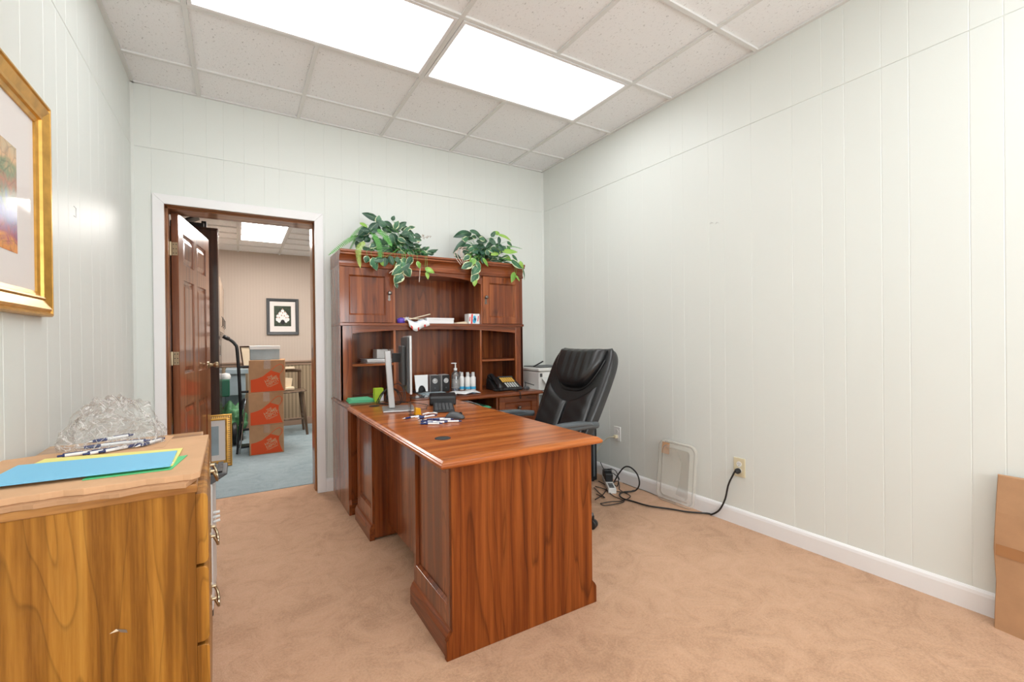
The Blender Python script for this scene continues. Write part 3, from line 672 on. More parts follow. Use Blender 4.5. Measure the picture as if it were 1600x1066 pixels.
# ================================================================== THINGS ON THE HUTCH SHELF
SZ = 1.2822
bm = BM(); b0 = pix(620, 500, 'y', 3.40)
bx_, by_ = b0.x+.028, 3.40
lathe(bm, [(.010, 0), (.030, .004), (.034, .020), (.030, .036), (.012, .044), (.004, .046)], (bx_+.005, by_, SZ), 9, sx=1, sy=.8)
for k in range(5):
    a = k*1.3; poly(bm, [(bx_+.02, by_-.02, SZ+.02), (bx_+.045+.01*math.cos(a), by_-.03+.02*math.sin(a), SZ+.05), (bx_+.055, by_-.02+.015*math.sin(a+1), SZ+.02)], 1)
solo('sweet_wrapper', bm, ['purple', 'paper'], 'crumpled purple foil packet at the left end of the open hutch shelf', 'wrapper')
bm = BM(); g = []; rows, cols = 8, 12; p0 = pix(632, 500, 'y', 3.36).x; p1 = pix(669, 500, 'y', 3.36).x
for i in range(rows+1):
    r = []
    for j in range(cols+1):
        u, v = j/cols, i/rows
        y = 3.42-.10*v if v < .55 else 3.365-.045*min(1, (v-.55)/.2)
        z = SZ+.022+.012*math.sin(u*9+v*2)*(1-v*.4)-(max(0, v-.55)/.45)**1.2*(.050+.035*math.sin(PI*u**.8)-.02*u)
        y -= .01*math.sin(u*7)*v
        if v > .5: y = min(y, 3.336)
        r.append(bm.verts.new((p0+(p1-p0)*(u*(1-.15*v)+.12*v), y, z)))
    g.append(r)
for i in range(rows):
    for j in range(cols): f = bm.faces.new((g[i][j], g[i][j+1], g[i+1][j+1], g[i+1][j])); f.material_index = 1 if (i == 7 and j % 4 == 1) else (2 if i in (3, 4) and j % 3 else 0)
M['lilac'] = plain('pale_blue_paper', (.52, .60, .74), .6)
solo('crumpled_paper', bm, ['paper', 'redp', 'lilac'], 'crumpled white and pale blue paper drooping over the hutch shelf edge', 'paper', solid=.001, smooth='all', fix=False)
for k, (a, b, lb) in enumerate((((640, 499), (672, 491), 'upper of two crossed wooden sticks on the hutch shelf'), ((630, 497), (661, 499), 'lower of two crossed wooden sticks on the hutch shelf'))):
    A = pix(*a, 'y', 3.385+.02*k); B = pix(*b, 'y', 3.385+.02*k); bm = BM()
    d = (B-A).normalized(); n = Vector((-d.z, 0, d.x))*.0035; t = Vector((0, .006, 0))
    vs = [bm.verts.new(q) for q in (A-n-t, B-n-t, B+n-t, A+n-t, A-n+t, B-n+t, B+n+t, A+n+t)]
    for q in ((0, 1, 2, 3), (7, 6, 5, 4), (0, 4, 5, 1), (1, 5, 6, 2), (2, 6, 7, 3), (3, 7, 4, 0)): bm.faces.new([vs[i] for i in q])
    solo('wooden_stick', bm, 'cream', lb, 'stick', 'wooden sticks on the hutch shelf', bevel=.0015)
bm = BM(); a = pix(667, 500, 'y', 3.36).x; b = pix(709, 500, 'y', 3.36).x; box(bm, a, b, 3.36, 3.56, SZ, SZ+.038); box(bm, a-.002, b+.002, 3.358, 3.562, SZ+.030, SZ+.045)
solo('flat_carton', bm, 'paper', 'flat white carton lying in the middle of the open hutch shelf', 'box', bevel=.001)
bm = BM(); a = pix(712, 500, 'y', 3.37).x; b = pix(731, 500, 'y', 3.37).x
prism(bm, [(a, SZ), (b, SZ), (b-.02, SZ+.020), (a+.01, SZ+.010)], 'y', 3.37, 3.47)
solo('envelope', bm, 'cream', 'small cream envelope between the white carton and the printed box', 'envelope')
t = thing('tissue_cube', 'small white box printed red and blue at the right end of the hutch shelf', 'box', (pix(741, 500, 'y', 3.40).x, 3.42, SZ))
a = pix(732.5, 500, 'y', 3.38).x; b = pix(749.5, 500, 'y', 3.38).x
bm = BM(); box(bm, a, b, 3.38, 3.46, SZ, SZ+.085); obj('box_body', bm, 'paper', t, bevel=.002)
bm = BM(); wd = b-a; y = 3.3793
for u0, u1, z0, z1 in ((.18, .32, .0, .085), (.02, .10, .02, .06), (.78, .86, .02, .07)): poly(bm, [(a+wd*u0, y, SZ+z0+.002), (a+wd*u1, y, SZ+z0+.002), (a+wd*(u1+.06), y, SZ+z1-.002), (a+wd*(u0+.06), y, SZ+z1-.002)], 0)
for cx, cz, r in ((.52, .055, .016), (.50, .026, .020), (.60, .04, .012)):
    poly(bm, [(a+wd*cx+r*.8*math.cos(k*PI/7), y-.0002, SZ+cz+r*math.sin(k*PI/7)) for k in range(14)], 1)
obj('printed_pattern', bm, ['redp', 'bluep'], t, fix=False)
# ---- left and lower compartments
bm = BM(); a = pix(577, 565, 'y', 3.45).x-.025
for k in range(5): box(bm, a+.006*(k % 2), a+.20+.004*k, 3.42-.01*(k % 3), 3.64, .9845+k*.006, .9895+k*.006)
solo('paper_stack', bm, 'paper', 'small stack of white papers on the left hutch shelf behind the monitor', 'papers')
bm = BM(); box(bm, a+.10, a+.22, 3.52, 3.64, 1.0155, 1.085)
solo('note_box', bm, 'wplastic', 'white box standing on the paper stack on the left hutch shelf', 'box', bevel=.002)

# ================================================================== THINGS ON THE DESK AND CREDENZA
TZ2 = TZ+.0006
# monitor
mo = thing('monitor', 'black and silver flat computer monitor seen edge-on on the desk', 'monitor', (.86, 2.77, TZ2))
U = Vector((.118, .49, 0)).normalized(); NRM = Vector((U.y, -U.x, 0))     # U along the screen, NRM out of the screen
cen = Vector((.878, 2.715, 1.012))
def mbox(bm, u0, u1, n0, n1, z0, z1, mi=0):
    vs = [bm.verts.new(Vector((cen.x, cen.y, 0))+U*u+NRM*n+Vector((0, 0, z))) for u in (u0, u1) for n in (n0, n1) for z in (z0, z1)]
    for q in ((0, 1, 3, 2), (4, 6, 7, 5), (0, 4, 5, 1), (2, 3, 7, 6), (0, 2, 6, 4), (1, 5, 7, 3)): bm.faces.new([vs[i] for i in q]).material_index = mi
bm = BM(); mbox(bm, -.262, .262, -.004, .010, .848, 1.178); obj('bezel', bm, 'silver', mo, bevel=.003)
bm = BM(); mbox(bm, -.252, .252, .0095, .0110, .862, 1.168); obj('screen', bm, 'screen', mo)
bm = BM(); mbox(bm, -.255, .255, -.016, -.004, .855, 1.172); mbox(bm, -.17, .17, -.038, -.016, .89, 1.12); obj('back_shell', bm, 'dgrey', mo, bevel=.008, seg=3)
bm = BM(); mbox(bm, -.03, .03, -.085, -.036, 1.02, 1.075); obj('arm', bm, 'blkm', mo, bevel=.004)
bm = BM(); A = Vector((cen.x, cen.y, 0))
for (n0, n1, zb, zt_) in ((-.118, -.082, .745, 1.095),):
    vs = [bm.verts.new(A+U*u+NRM*n+Vector((0, 0, z))) for (z, sh, wd) in ((.745, .010, .030), (1.09, -.012, .030)) for (u, n) in ((-wd, n0+sh), (wd, n0+sh), (wd, n1+sh), (-wd, n1+sh))]
    for k in range(4): bm.faces.new((vs[k], vs[(k+1) % 4], vs[4+(k+1) % 4], vs[4+k]))
    bm.faces.new(vs[:4][::-1]); bm.faces.new(vs[4:])
obj('stand_column', bm, 'silver', mo, bevel=.004)
bm = BM(); mbox(bm, -.115, .115, -.145, .045, TZ2, TZ2+.010); obj('stand_base', bm, 'silver', mo, bevel=.004)

# telephone-like keyboard: folding black keyboard with a raised rear
kb = thing('keyboard', 'black computer keyboard with a raised wrist cover on the desk beyond the mouse', 'keyboard', (1.085, 2.64, TZ2), math.radians(-21))
bm = BM(); prism(bm, [(-.20, 0), (-.20, .010), (.10, .024), (.10, 0)], 'x', -.062, .062); obj('keyboard_body', bm, 'blkm', kb, local=True, bevel=.004)
bm = BM()
for i in range(5):
    for j in range(9):
        x = -.052+i*.0215; y = -.185+j*.0235; z = .0105+(y+.20)*.0467
        box(bm, x, x+.018, y, y+.019, z, z+.006)
obj('keys', bm, 'dgrey', kb, local=True, bevel=.0015)
bm = BM(); prism(bm, [(.09, 0), (.09, .045), (.10, .058), (.16, .075), (.20, .066), (.22, 0)], 'x', -.085, .085); obj('wrist_cover', bm, 'blk', kb, local=True, bevel=.010, seg=3)
# mouse
ms = thing('mouse', 'black computer mouse lying beside the pens on the desk', 'mouse', (.985, 2.235, TZ2), math.radians(-35))
bm = BM(); cushion(bm, lambda s, t, sd: Vector((.053*t*math.sqrt(1-.5*s*s*.3), .031*s*math.sqrt(max(0, 1-.35*t*t)), (.002 if sd < 0 else .002+.034*(1-abs(s)**3)**.6*(1-abs(t)**2.4)**.7*(1-.15*t)))), 16, 20)
obj('mouse_body', bm, 'dgrey', ms, local=True, smooth='all')
bm = BM(); lathe(bm, [(.0001, -.004), (.010, -.004), (.010, .004), (.0001, .004)], (.030, 0, .024), 16, 'y'); obj('scroll_wheel', bm, 'rubber', ms, local=True, smooth=True)
# pens
def make_pen(name, label, group, m1='navy', m2='paper', m3='chrome'):
    t = thing(name, label, 'pen', (0, 0, 0), 0, group)
    bm = BM(); lathe(bm, [(.0045, -.035), (.0052, -.02), (.0052, .0), (.0048, .002)], (0, 0, .0055), 10, 'x'); obj('grip', bm, m1, t, local=True, smooth=True)
    bm = BM(); lathe(bm, [(.0048, .002), (.005, .01), (.0048, .055), (.0044, .058)], (0, 0, .0055), 10, 'x'); obj('barrel', bm, m2, t, local=True, smooth=True)
    bm = BM(); lathe(bm, [(.0008, -.052), (.0016, -.048), (.0044, -.035)], (0, 0, .0055), 10, 'x'); obj('tip', bm, m3, t, local=True, smooth=True)
    bm = BM(); lathe(bm, [(.0044, .058), (.0046, .062), (.003, .064), (.003, .073), (.001, .074)], (0, 0, .0055), 10, 'x'); box(bm, .020, .062, -.0015, .0015, .0105, .0120); obj('clip', bm, m1, t, local=True, smooth=True)
    return t
pen0 = make_pen('ballpoint_pen', 'white and navy pen lying apart, leftmost on the desk', 'ballpoint pens on the desk')
first = True
pens = [(.785, 2.375, 0, 20, 'white and navy pen lying apart, leftmost on the desk'), (.845, 2.335, 0, 28, 'white and navy pen lying end to end with the leftmost pen'),
        (.86, 2.36, 0, 0, 'white pen lying closest to the amber tape piece'),
        (.800, 2.150, 0, -30, 'nearest pen of the pile, in front of the mouse'), (.832, 2.165, 0, -22, 'second nearest pen in the pile on the desk'), (.818, 2.200, 0, -38, 'pen on the left side of the desk pile'),
        (.85, 2.200, .0095, -15, 'pen lying on top at the middle of the desk pile'), (.868, 2.23, 0, -28, 'pen at the back of the desk pile, toward the keyboard'), (.840, 2.247, 0, -20, 'rearmost pen of the desk pile'),
        (.875, 2.180, .0095, -33, 'pen on top at the right of the desk pile, by the mouse'), (.905, 2.150, 0, -25, 'rightmost pen of the desk pile')]
for x, y, z, a, lb in pens:
    p = pen0 if first else copy_tree(pen0); first = False
    p.location = (x, y, TZ2+z); p.rotation_euler = (0, 0, math.radians(a)); p['label'] = lb
# amber tape piece, clip
bm = BM(); prism(bm, [(.838, TZ2), (.872, TZ2), (.868, TZ2+.040), (.840, TZ2+.044)], 'y', 2.44, 2.475); solo('tape_dispenser', bm, 'amber', 'small amber plastic tape holder standing by the pens', 'tape holder', bevel=.003)
bm = BM(); box(bm, .815, .818, 2.455, 2.50, TZ2, TZ2+.075); box(bm, .815, .832, 2.455, 2.50, TZ2, TZ2+.003); solo('acrylic_holder', bm, 'bottle', 'clear upright acrylic card holder beside the amber tape holder', 'card holder')
bm = BM(); pts = [(.875, 2.43), (.905, 2.42), (.925, 2.44), (.935, 2.41), (.955, 2.415)]
tube(bm, [(x, y, TZ2+.006+.006*(k % 2)) for k, (x, y) in enumerate(pts)], .0045, 6, 4); solo('paper_scrap', bm, 'paper', 'twisted white paper scrap beside the amber tape holder', 'paper')
# green papers + lime box + black adapter
bm = BM()
for k in range(6):
    a = math.radians(-4+3*(k % 3)); R = Matrix.Rotation(a, 3, 'Z'); box(bm, .635+.003*k, .80-.002*k, 3.175+.004*(k % 2), 3.335, TZ2+.0035*k, TZ2+.0035*k+.003, rot=R)
solo('green_paper_stack', bm, 'mint', 'loose stack of green papers on the left end of the credenza', 'papers')
t = thing('lime_carton', 'small lime green carton with a white corner beside the green papers', 'box', (.835, 3.17, TZ2))
bm = BM(); box(bm, .795, .855, 3.155, 3.205, TZ2, TZ2+.092); obj('carton_body', bm, 'lime', t, bevel=.002)
bm = BM(); poly(bm, [(.828, 3.1545, TZ2+.002), (.8545, 3.1545, TZ2+.002), (.8545, 3.1545, TZ2+.06), (.842, 3.1545, TZ2+.045)]); poly(bm, [(.8555, 3.156, TZ2+.002), (.8555, 3.203, TZ2+.002), (.8555, 3.203, TZ2+.09), (.8555, 3.156, TZ2+.06)]); obj('white_print', bm, 'paper', t, fix=False)
bm = BM(); box(bm, .90, .945, 3.22, 3.26, TZ2, TZ2+.10); solo('power_adapter', bm, 'blkm', 'black power adapter standing behind the lime carton', 'adapter', bevel=.004)
# cables under the monitor
def cable(name, pts, label, r=.0028, m='rubber', n=7, cat='cable', group=None):
    bm = BM(); tube(bm, pts, r, 8, n); return solo(name, bm, m, label, cat, group, smooth='all', loc=tuple(pts[0]))
cz = TZ2+.0055
def loops(cx, cy, rx, ry, n, lift, turns, ph=0, rr=.3):
    out = []
    for k in range(n*turns):
        a = ph+2*PI*k/n; q = 1+rr*math.sin(k*.9)*.5
        out.append((cx+rx*q*math.cos(a), cy+ry*q*math.sin(a), cz+max(0, lift*math.sin(a*1.0+.6))))
    return out
cable('coiled_cable', loops(.86, 3.04, .07, .10, 9, .085, 3)+[(.98, 2.98, cz), (.93, 2.80, cz+.05), (.91, 2.74, cz+.12)], 'black cable coiled on the desk behind the monitor stand')
cable('coiled_cable', loops(.92, 3.10, .06, .07, 9, .11, 2, 1.5)+[(1.03, 3.15, cz+.07), (1.06, 3.19, cz+.10), (1.09, 3.25, cz+.02)], 'black cable looping up between monitor and hutch')
cable('thin_cable', [(.90, 2.66, cz), (.96, 2.62, cz), (1.00, 2.70, cz), (1.03, 2.78, cz), (1.0, 2.90, cz), (.95, 2.96, cz)], 'thin black cable running from monitor to keyboard', .002)
# stand for cards, speakers
t = thing('phone_stand', 'silver desk stand with an arched black opening left of the speakers', 'stand', (1.247, 3.47, TZ2), math.radians(-8))
bm = BM(); n = 10; arc = [(.030*math.cos(PI*k/n), .008+.052*math.sin(PI*k/n)) for k in range(n+1)]
A = [(-.048, 0), (-.055, .145), (.055, .145), (.048, 0)]
pts = [A[0], A[1], A[2], A[3]]+[(x, z) for x, z in arc]
prism(bm, pts, 'y', 0, .008); bm.transform(Matrix.Rotation(math.radians(-12), 4, 'X')); obj('face_plate', bm, 'silver', t, local=True, bevel=.0015)
bm = BM(); box(bm, -.06, .06, -.03, .075, 0, .010); box(bm, -.034, .034, .035, .045, .01, .07); obj('base', bm, 'blkm', t, local=True, bevel=.003)
def speaker(label, x, y, rz):
    t = thing('desk_speaker', label, 'speaker', (x, y, TZ2), rz, 'pair of desk speakers')
    bm = BM(); box(bm, -.036, .036, 0, .085, 0, .140); obj('cabinet', bm, 'silver', t, local=True, bevel=.010, seg=3)
    bm = BM(); box(bm, -.0335, .0335, -.002, .004, .003, .137); obj('grille', bm, 'blk', t, local=True, bevel=.006)
    bm = BM(); lathe(bm, [(.021, -.0025), (.021, -.005), (.017, -.006), (.012, -.003), (.005, -.005), (.001, -.0055)], (0, 0, .092), 24, 'y'); obj('driver', bm, 'silver', t, local=True, smooth=True)
    bm = BM(); lathe(bm, [(.006, -.002), (.006, -.004), (.001, -.004)], (0, 0, .035), 16, 'y'); obj('knob', bm, 'dgrey', t, local=True, smooth=True)
speaker('black and silver desk speaker next to the silver stand, the left one', 1.345, 3.44, math.radians(-6))
speaker('black and silver desk speaker nearer the hand sanitizer', 1.436, 3.43, math.radians(4))
bm = BM(); box(bm, 1.19, 1.40, 3.30, 3.40, TZ2, TZ2+.006); box(bm, 1.22, 1.38, 3.31, 3.39, TZ2+.006, TZ2+.012); solo('note_pad', bm, ['bluegrey'], 'blue grey note pads lying in front of the silver stand', 'note pad')
bm = BM(); box(bm, 1.06, 1.24, 3.16, 3.27, TZ2, TZ2+.004); solo('glass_coaster', bm, 'bottle', 'clear plastic sheet on the credenza behind the keyboard', 'plastic sheet', bevel=.001)
# sanitizer
t = thing('hand_sanitizer', 'tall clear pump bottle of hand sanitizer with white pump', 'bottle', (1.525, 3.44, TZ2))
c = (1.525, 3.44, TZ2)
bm = BM(); lathe(bm, [(.001, 0), (.030, 0), (.034, .004), (.034, .13), (.028, .150), (.012, .162), (.012, .172)], c, 24); obj('bottle', bm, 'bottle', t, smooth=True)
bm = BM(); lathe(bm, [(.001, .003), (.031, .003), (.031, .095), (.001, .095)], c, 24); obj('gel', bm, 'gel', t, smooth=True)
bm = BM(); lathe(bm, [(.014, .170), (.014, .188), (.006, .190), (.005, .222), (.009, .224), (.009, .232), (.002, .233)], c, 18); box(bm, c[0]-.036, c[0], c[1]-.005, c[1]+.005, c[2]+.226, c[2]+.233); obj('pump', bm, 'wplastic', t, smooth=True)
bm = BM(); lathe(bm, [(.0345, .025), (.0347, .026), (.0347, .094), (.0345, .095)], c, 24); obj('label_sleeve', bm, 'lid', t, smooth=True)
def small_bottle(x, y, lb, h=.15):
    t = thing('lotion_bottle', lb, 'bottle', (x, y, TZ2), 0, 'small bottles beside the hand sanitizer')
    bm = BM(); lathe(bm, [(.001, 0), (.020, 0), (.022, .004), (.022, h-.045), (.012, h-.032)], (x, y, TZ2), 18); obj('bottle', bm, 'wplastic', t, smooth=True)
    bm = BM(); lathe(bm, [(.014, h-.034), (.013, h), (.002, h+.001)], (x, y, TZ2), 18); obj('cap', bm, 'wplastic2', t, smooth=True)
    bm = BM(); lathe(bm, [(.0222, .010), (.0225, .011), (.0225, .030), (.0222, .031)], (x, y, TZ2), 18); obj('label_band', bm, 'bluep', t, smooth=True)
    return t
small_bottle(1.596, 3.47, 'white squeeze bottle with blue band directly right of the sanitizer')
small_bottle(1.630, 3.43, 'white squeeze bottle with blue band, middle one of three')
small_bottle(1.674, 3.415, 'white squeeze bottle with blue band, rightmost of three')
bm = BM(); lathe(bm, [(.001, 0), (.024, 0), (.026, .004), (.026, .11), (.014, .125), (.013, .15), (.001, .151)], (1.612, 3.54, TZ2), 18); solo('water_bottle', bm, 'gel', 'clear bluish bottle standing behind the small white bottles', 'bottle', smooth=True)
bm = BM(); lathe(bm, [(.024, 0), (.026, .002), (.028, .13), (.0265, .13), (.0245, .004), (.001, .004)], (1.680, 3.505, TZ2), 20); solo('drinking_glass', bm, 'bottle', 'empty clear tumbler beside the right hutch divider', 'glass', smooth=True)
# papers on credenza
bm = BM(); g = []
for i in range(5):
    g.append([bm.verts.new((1.34+.28*j/8, 3.14+.17*i/4+.03*j/8, TZ2+.004+.012*math.sin(j*.8+i*.5)**2)) for j in range(9)])
for i in range(4):
    for j in range(8): bm.faces.new((g[i][j], g[i][j+1], g[i+1][j+1], g[i+1][j]))
solo('loose_papers', bm, 'paper', 'curled white papers on the credenza in front of the bottles', 'papers', solid=.002, smooth='all', fix=False)
# papers in the credenza slot
bm = BM(); g = []
for i in range(4):
    g.append([bm.verts.new((1.36+.26*j/8, 3.16+.18*i/3, .613+.058*(math.sin(j/8*PI*.9))+.01*i/3)) for j in range(9)])
for i in range(3):
    for j in range(8): bm.faces.new((g[i][j], g[i][j+1], g[i+1][j+1], g[i+1][j]))
solo('curled_papers', bm, 'paper', 'curled white papers inside the credenza slot under the top', 'papers', solid=.003, smooth='all', fix=False)
bm = BM(); box(bm, 1.60, 1.71, 3.17, 3.40, .6085, .618); box(bm, 1.61, 1.70, 3.18, 3.40, .618, .624)
solo('green_folder', bm, 'mint', 'green folder lying inside the credenza slot right of the white papers', 'folder')
# desk phone
ph = thing('desk_telephone', 'black multi-line desk telephone with yellow key labels on the credenza', 'telephone', (1.90, 3.30, TZ2), math.radians(-6))
bm = BM(); prism(bm, [(-.115, 0), (-.115, .018), (.085, .098), (.10, .095), (.115, .02), (.115, 0)], 'x', -.115, .125); obj('phone_body', bm, 'blk', ph, local=True, bevel=.006)
SL = math.atan2(.08, .20)
def onph(bm, x0, x1, v0, v1, h0, h1, mi=0):
    R = Matrix.Translation((0, -.115, .018)) @ Matrix.Rotation(SL, 4, 'X'); vs = box(bm, x0, x1, v0, v1, h0, h1, mi)
    for v in vs: v.co = R @ v.co
bm = BM()
for i in range(6):
    for j in range(4): onph(bm, -.012+i*.020, .003+i*.020, .115+j*.020, .131+j*.020, .001, .005)
obj('line_keys', bm, 'phonekey', ph, local=True)
bm = BM()
for i in range(5):
    for j in range(4): onph(bm, -.005+i*.022, .008+i*.022, .022+j*.020, .036+j*.020, .001, .006)
obj('keypad', bm, 'wplastic2', ph, local=True, bevel=.001)
bm = BM(); onph(bm, -.02, .115, .198, .212, .001, .008); obj('display', bm, 'dgrey', ph, local=True)
bm = BM()
hp = [Matrix.Translation((0, -.115, .018)) @ Matrix.Rotation(SL, 4, 'X') @ Vector(q) for q in ((-.085, .0, .018), (-.085, .02, .030), (-.085, .10, .034), (-.085, .19, .030), (-.085, .215, .016))]
tube(bm, hp, .017, 12, 5); 
for q in (hp[0], hp[-1]): lathe(bm, [(.001, -.022), (.026, -.02), (.028, .0), (.018, .012), (.001, .014)], q, 16)
obj('handset', bm, 'blk', ph, local=True, smooth=True)
bm = BM(); pts = [Vector((-.12+.005*math.cos(k*1.1), -.08-.10*k/80+.02*math.sin(k/80*PI), .010+.005*math.sin(k*1.1))) if k < 60 else Vector((-.12+.24*(k-60)/40+.005*math.cos(k*1.1), -.14+.005*math.sin(k*1.1), .012)) for k in range(90)]
tube(bm, pts, .0025, 6); obj('coiled_cord', bm, 'rubber', ph, local=True, smooth='all')
bm = BM(); cushion(bm, lambda s, t, sd: Vector((.028*t, .016*s*math.sqrt(max(0, 1-t*t*.7)), .016+sd*.014*(1-s**4)**.5*(1-t**4)**.5)), 10, 12); bm.transform(Matrix.Translation((2.02, 3.13, TZ2+.002)))
lathe(bm, [(.006, .0), (.004, .03), (.010, .045), (.002, .055)], (2.03, 3.16, TZ2+.02), 10); tube(bm, [(2.03, 3.16, TZ2+.06), (2.07, 3.17, TZ2+.05), (2.11, 3.15, TZ2+.035)], .004, 8, 3)
solo('telephone_headset', bm, 'dgrey', 'grey telephone headset earpiece at the right end of the credenza', 'headset', smooth=True)
bm = BM(); tube(bm, [(1.90, 3.165, TZ2+.006), (1.905, 3.10, TZ2+.006), (1.91, 3.062, TZ2+.004), (1.912, 3.050, TZ-.02), (1.915, 3.05, TZ-.05), (1.90, 3.055, TZ-.03)], .0035, 8, 5); solo('dangling_cord', bm, 'rubber', 'short black cord from the telephone hanging over the credenza edge', 'cord', smooth='all')

# ------------------------------------------------------------------ printer on a small table in the corner
t = thing('printer_table', 'small beige table in the corner to the right of the credenza', 'table', (2.37, 3.42, 0))
bm = BM(); box(bm, 2.165, 2.585, 3.20, 3.66, .672, .700); obj('tabletop', bm, 'wplastic2', t, bevel=.004)
for x in (2.185, 2.565):
    for y in (3.22, 3.64): bm = BM(); box(bm, x-.014, x+.014, y-.014, y+.014, 0, .672); obj('leg', bm, 'wplastic2', t, bevel=.002)
pr = thing('printer', 'white desktop printer with a dark top tray in the corner beside the hutch', 'printer', (2.38, 3.42, .7005))
PX0, PX1, PY0, PY1, PZ = 2.225, 2.56, 3.245, 3.62, .7005
bm = BM(); box(bm, PX0, PX1, PY0, PY1, PZ, PZ+.165); obj('printer_body', bm, 'wplastic', pr, bevel=.012, seg=3)
bm = BM(); box(bm, PX0-.004, PX1+.004, PY0-.006, PY1, PZ+.168, PZ+.195); obj('printer_lid', bm, 'wplastic', pr, bevel=.008, seg=3)
bm = BM(); box(bm, PX0+.05, PX1-.02, PY0+.04, PY1-.05, PZ+.196, PZ+.203); obj('scanner_tray', bm, 'dgrey', pr, bevel=.003)
bm = BM(); prism(bm, [(PY0-.075, PZ+.055), (PY0-.070, PZ+.048), (PY0, PZ+.105), (PY0, PZ+.115)], 'x', PX0+.03, PX1-.03); obj('paper_tray', bm, 'wplastic2', pr, bevel=.002)
bm = BM(); box(bm, PX0+.01, PX0+.035, PY0-.003, PY0, PZ+.12, PZ+.15); obj('button_panel', bm, 'dgrey', pr, bevel=.001)
bm = BM(); tube(bm, [(PX0-.02+.03, PY0+.10, PZ+.205), (PX0+.03+.03, PY0+.02, PZ+.255)], .006, 8)
solo('black_marker', bm, 'blk', 'black marker propped up on the printer beside the hutch', 'pen', smooth=True)
bm = BM(); tube(bm, [(2.155, 3.24, .703), (2.19, 3.225, .708), (2.23, 3.215, .706), (2.30, 3.22, .703)], .004, 8, 5); solo('grey_cable', bm, 'dgrey', 'grey cable lying on the beige table in front of the printer', 'cable', smooth='all')

# ================================================================== EXECUTIVE CHAIR
chair = thing('executive_chair', 'black leather high-back office chair behind the desk', 'chair', (1.655, 2.405, 0), math.radians(187))
LE = math.radians(28); Bx, Bz = -.165, .485          # local: +x is where the sitter faces
def bk(u, v, d): # width, up the back, out of the front
    return Vector((Bx-math.sin(LE)*v+math.cos(LE)*d, u, Bz+math.cos(LE)*v+math.sin(LE)*d))
def Wd(v): return .245+.036*math.sin(min(1, max(0, v/.5))*PI*.5)-.02*max(0, (v-.5)/.14)**2
def shell(s, t, sd):
    v = .335+.34*t; e = (1-abs(s)**7)**.5*(1-abs(t)**9)**.5
    u = Wd(v)*s*(1-.10*max(0, abs(t)**10))
    curve = .030*s*s
    if sd > 0: d = .030*e+curve+.012*e*math.cos(s*PI*.5)
    else: d = -.075*e+curve*.4-.012*math.cos(s*PI/2)
    return bk(u, v-.012*(1-e)*(1 if t > 0 else 0), d)
bm = BM(); cushion(bm, shell, 44, 44); bm.faces.ensure_lookup_table()
for k, f in enumerate(bm.faces): f.material_index = 0 if k < 44*44 else 1
obj('backrest', bm, ['leather', 'leatherside'], chair, local=True, smooth='all')
def front(u, v):
    s = u/Wd(v); return .042+.030*s*s-.012*(1-math.cos(s*PI*.5))
def headr(s, t, sd):
    vb = .350+.220*abs(s)**3.4; vt = .655-.012*abs(s)**4; v = vb+(vt-vb)*(t+1)/2
    e = (1-abs(s)**5)**.5*(1-abs(t)**5)**.5; u = .212*s
    d = front(u, v)-.008+(.072 if sd > 0 else -.010)*e*(1+.02*math.sin(u*95+v*9)+.015*math.sin(u*230))
    if t > .6: d -= .05*((t-.6)/.4)**2
    return bk(u, v+(.012*(t-.5) if t > .5 else 0), d)
bm = BM(); cushion(bm, headr, 40, 30); obj('headrest', bm, 'leather', chair, local=True, smooth='all')
bm = BM(); tube(bm, [bk(.219*s, .335+.226*abs(s)**3.4, front(.219*s, .34)+.002) for s in [k/12 for k in range(-12, 13)]], .0055, 8, 3); obj('piping', bm, 'leather', chair, local=True, smooth='all')
for sg in (-1, 1):
    def lum(s, t, sd):
        q = (s+1)/2; u = sg*(.002+.225*q); vt = .262+.125*q**1.7; v = .015+(vt-.015)*(t+1)/2
        e = (1-abs(s)**6)**.5*(1-abs(t)**6)**.5
        return bk(u, v, front(u, v)-.010+(.036 if sd > 0 else -.01)*e*(1+.05*math.sin(v*70+u*40)*q))
    bm = BM(); cushion(bm, lum, 24, 26); obj('lumbar_cushion', bm, 'leather', chair, local=True, smooth='all')
bm = BM(); cushion(bm, lambda s, t, sd: Vector((.055+.255*t, .255*s*(1-.06*t*t), .455+(.050 if sd > 0 else -.055)*(1-abs(s)**5)**.5*(1-abs(t)**5)**.5)), 24, 24); obj('seat', bm, 'leather', chair, local=True, smooth='all')
bm = BM(); box(bm, -.14, .20, -.12, .12, .375, .405); obj('seat_plate', bm, 'blkm', chair, local=True, bevel=.01)
for sg in (-1, 1):
    bm = BM(); cushion(bm, lambda s, t, sd: Vector((.035+.175*t, sg*(.315)+.030*s*(1-.25*t*t), .645-.018*t*t+.012*max(0, t)+(.016 if sd > 0 else -.014)*(1-abs(s)**4)**.5*(1-abs(t)**6)**.5)), 14, 20)
    arm = obj('armrest', bm, 'gunmetal', chair, local=True, smooth='all')
    bm = BM(); tube(bm, [(-.20, sg*.30, .615), (-.10, sg*.315, .625), (.12, sg*.315, .622), (.17, sg*.315, .58), (.10, sg*.31, .46), (.02, sg*.27, .40), (0, sg*.12, .39)], .021, 10, 5); obj('arm_bracket', bm, 'gunmetal', chair, local=True, smooth='all')
bm = BM(); lathe(bm, [(.045, .06), (.045, .11), (.032, .12), (.030, .25), (.018, .255), (.018, .375)], (0, 0, 0), 20); obj('gas_lift', bm, 'blkm', chair, local=True, smooth=True)
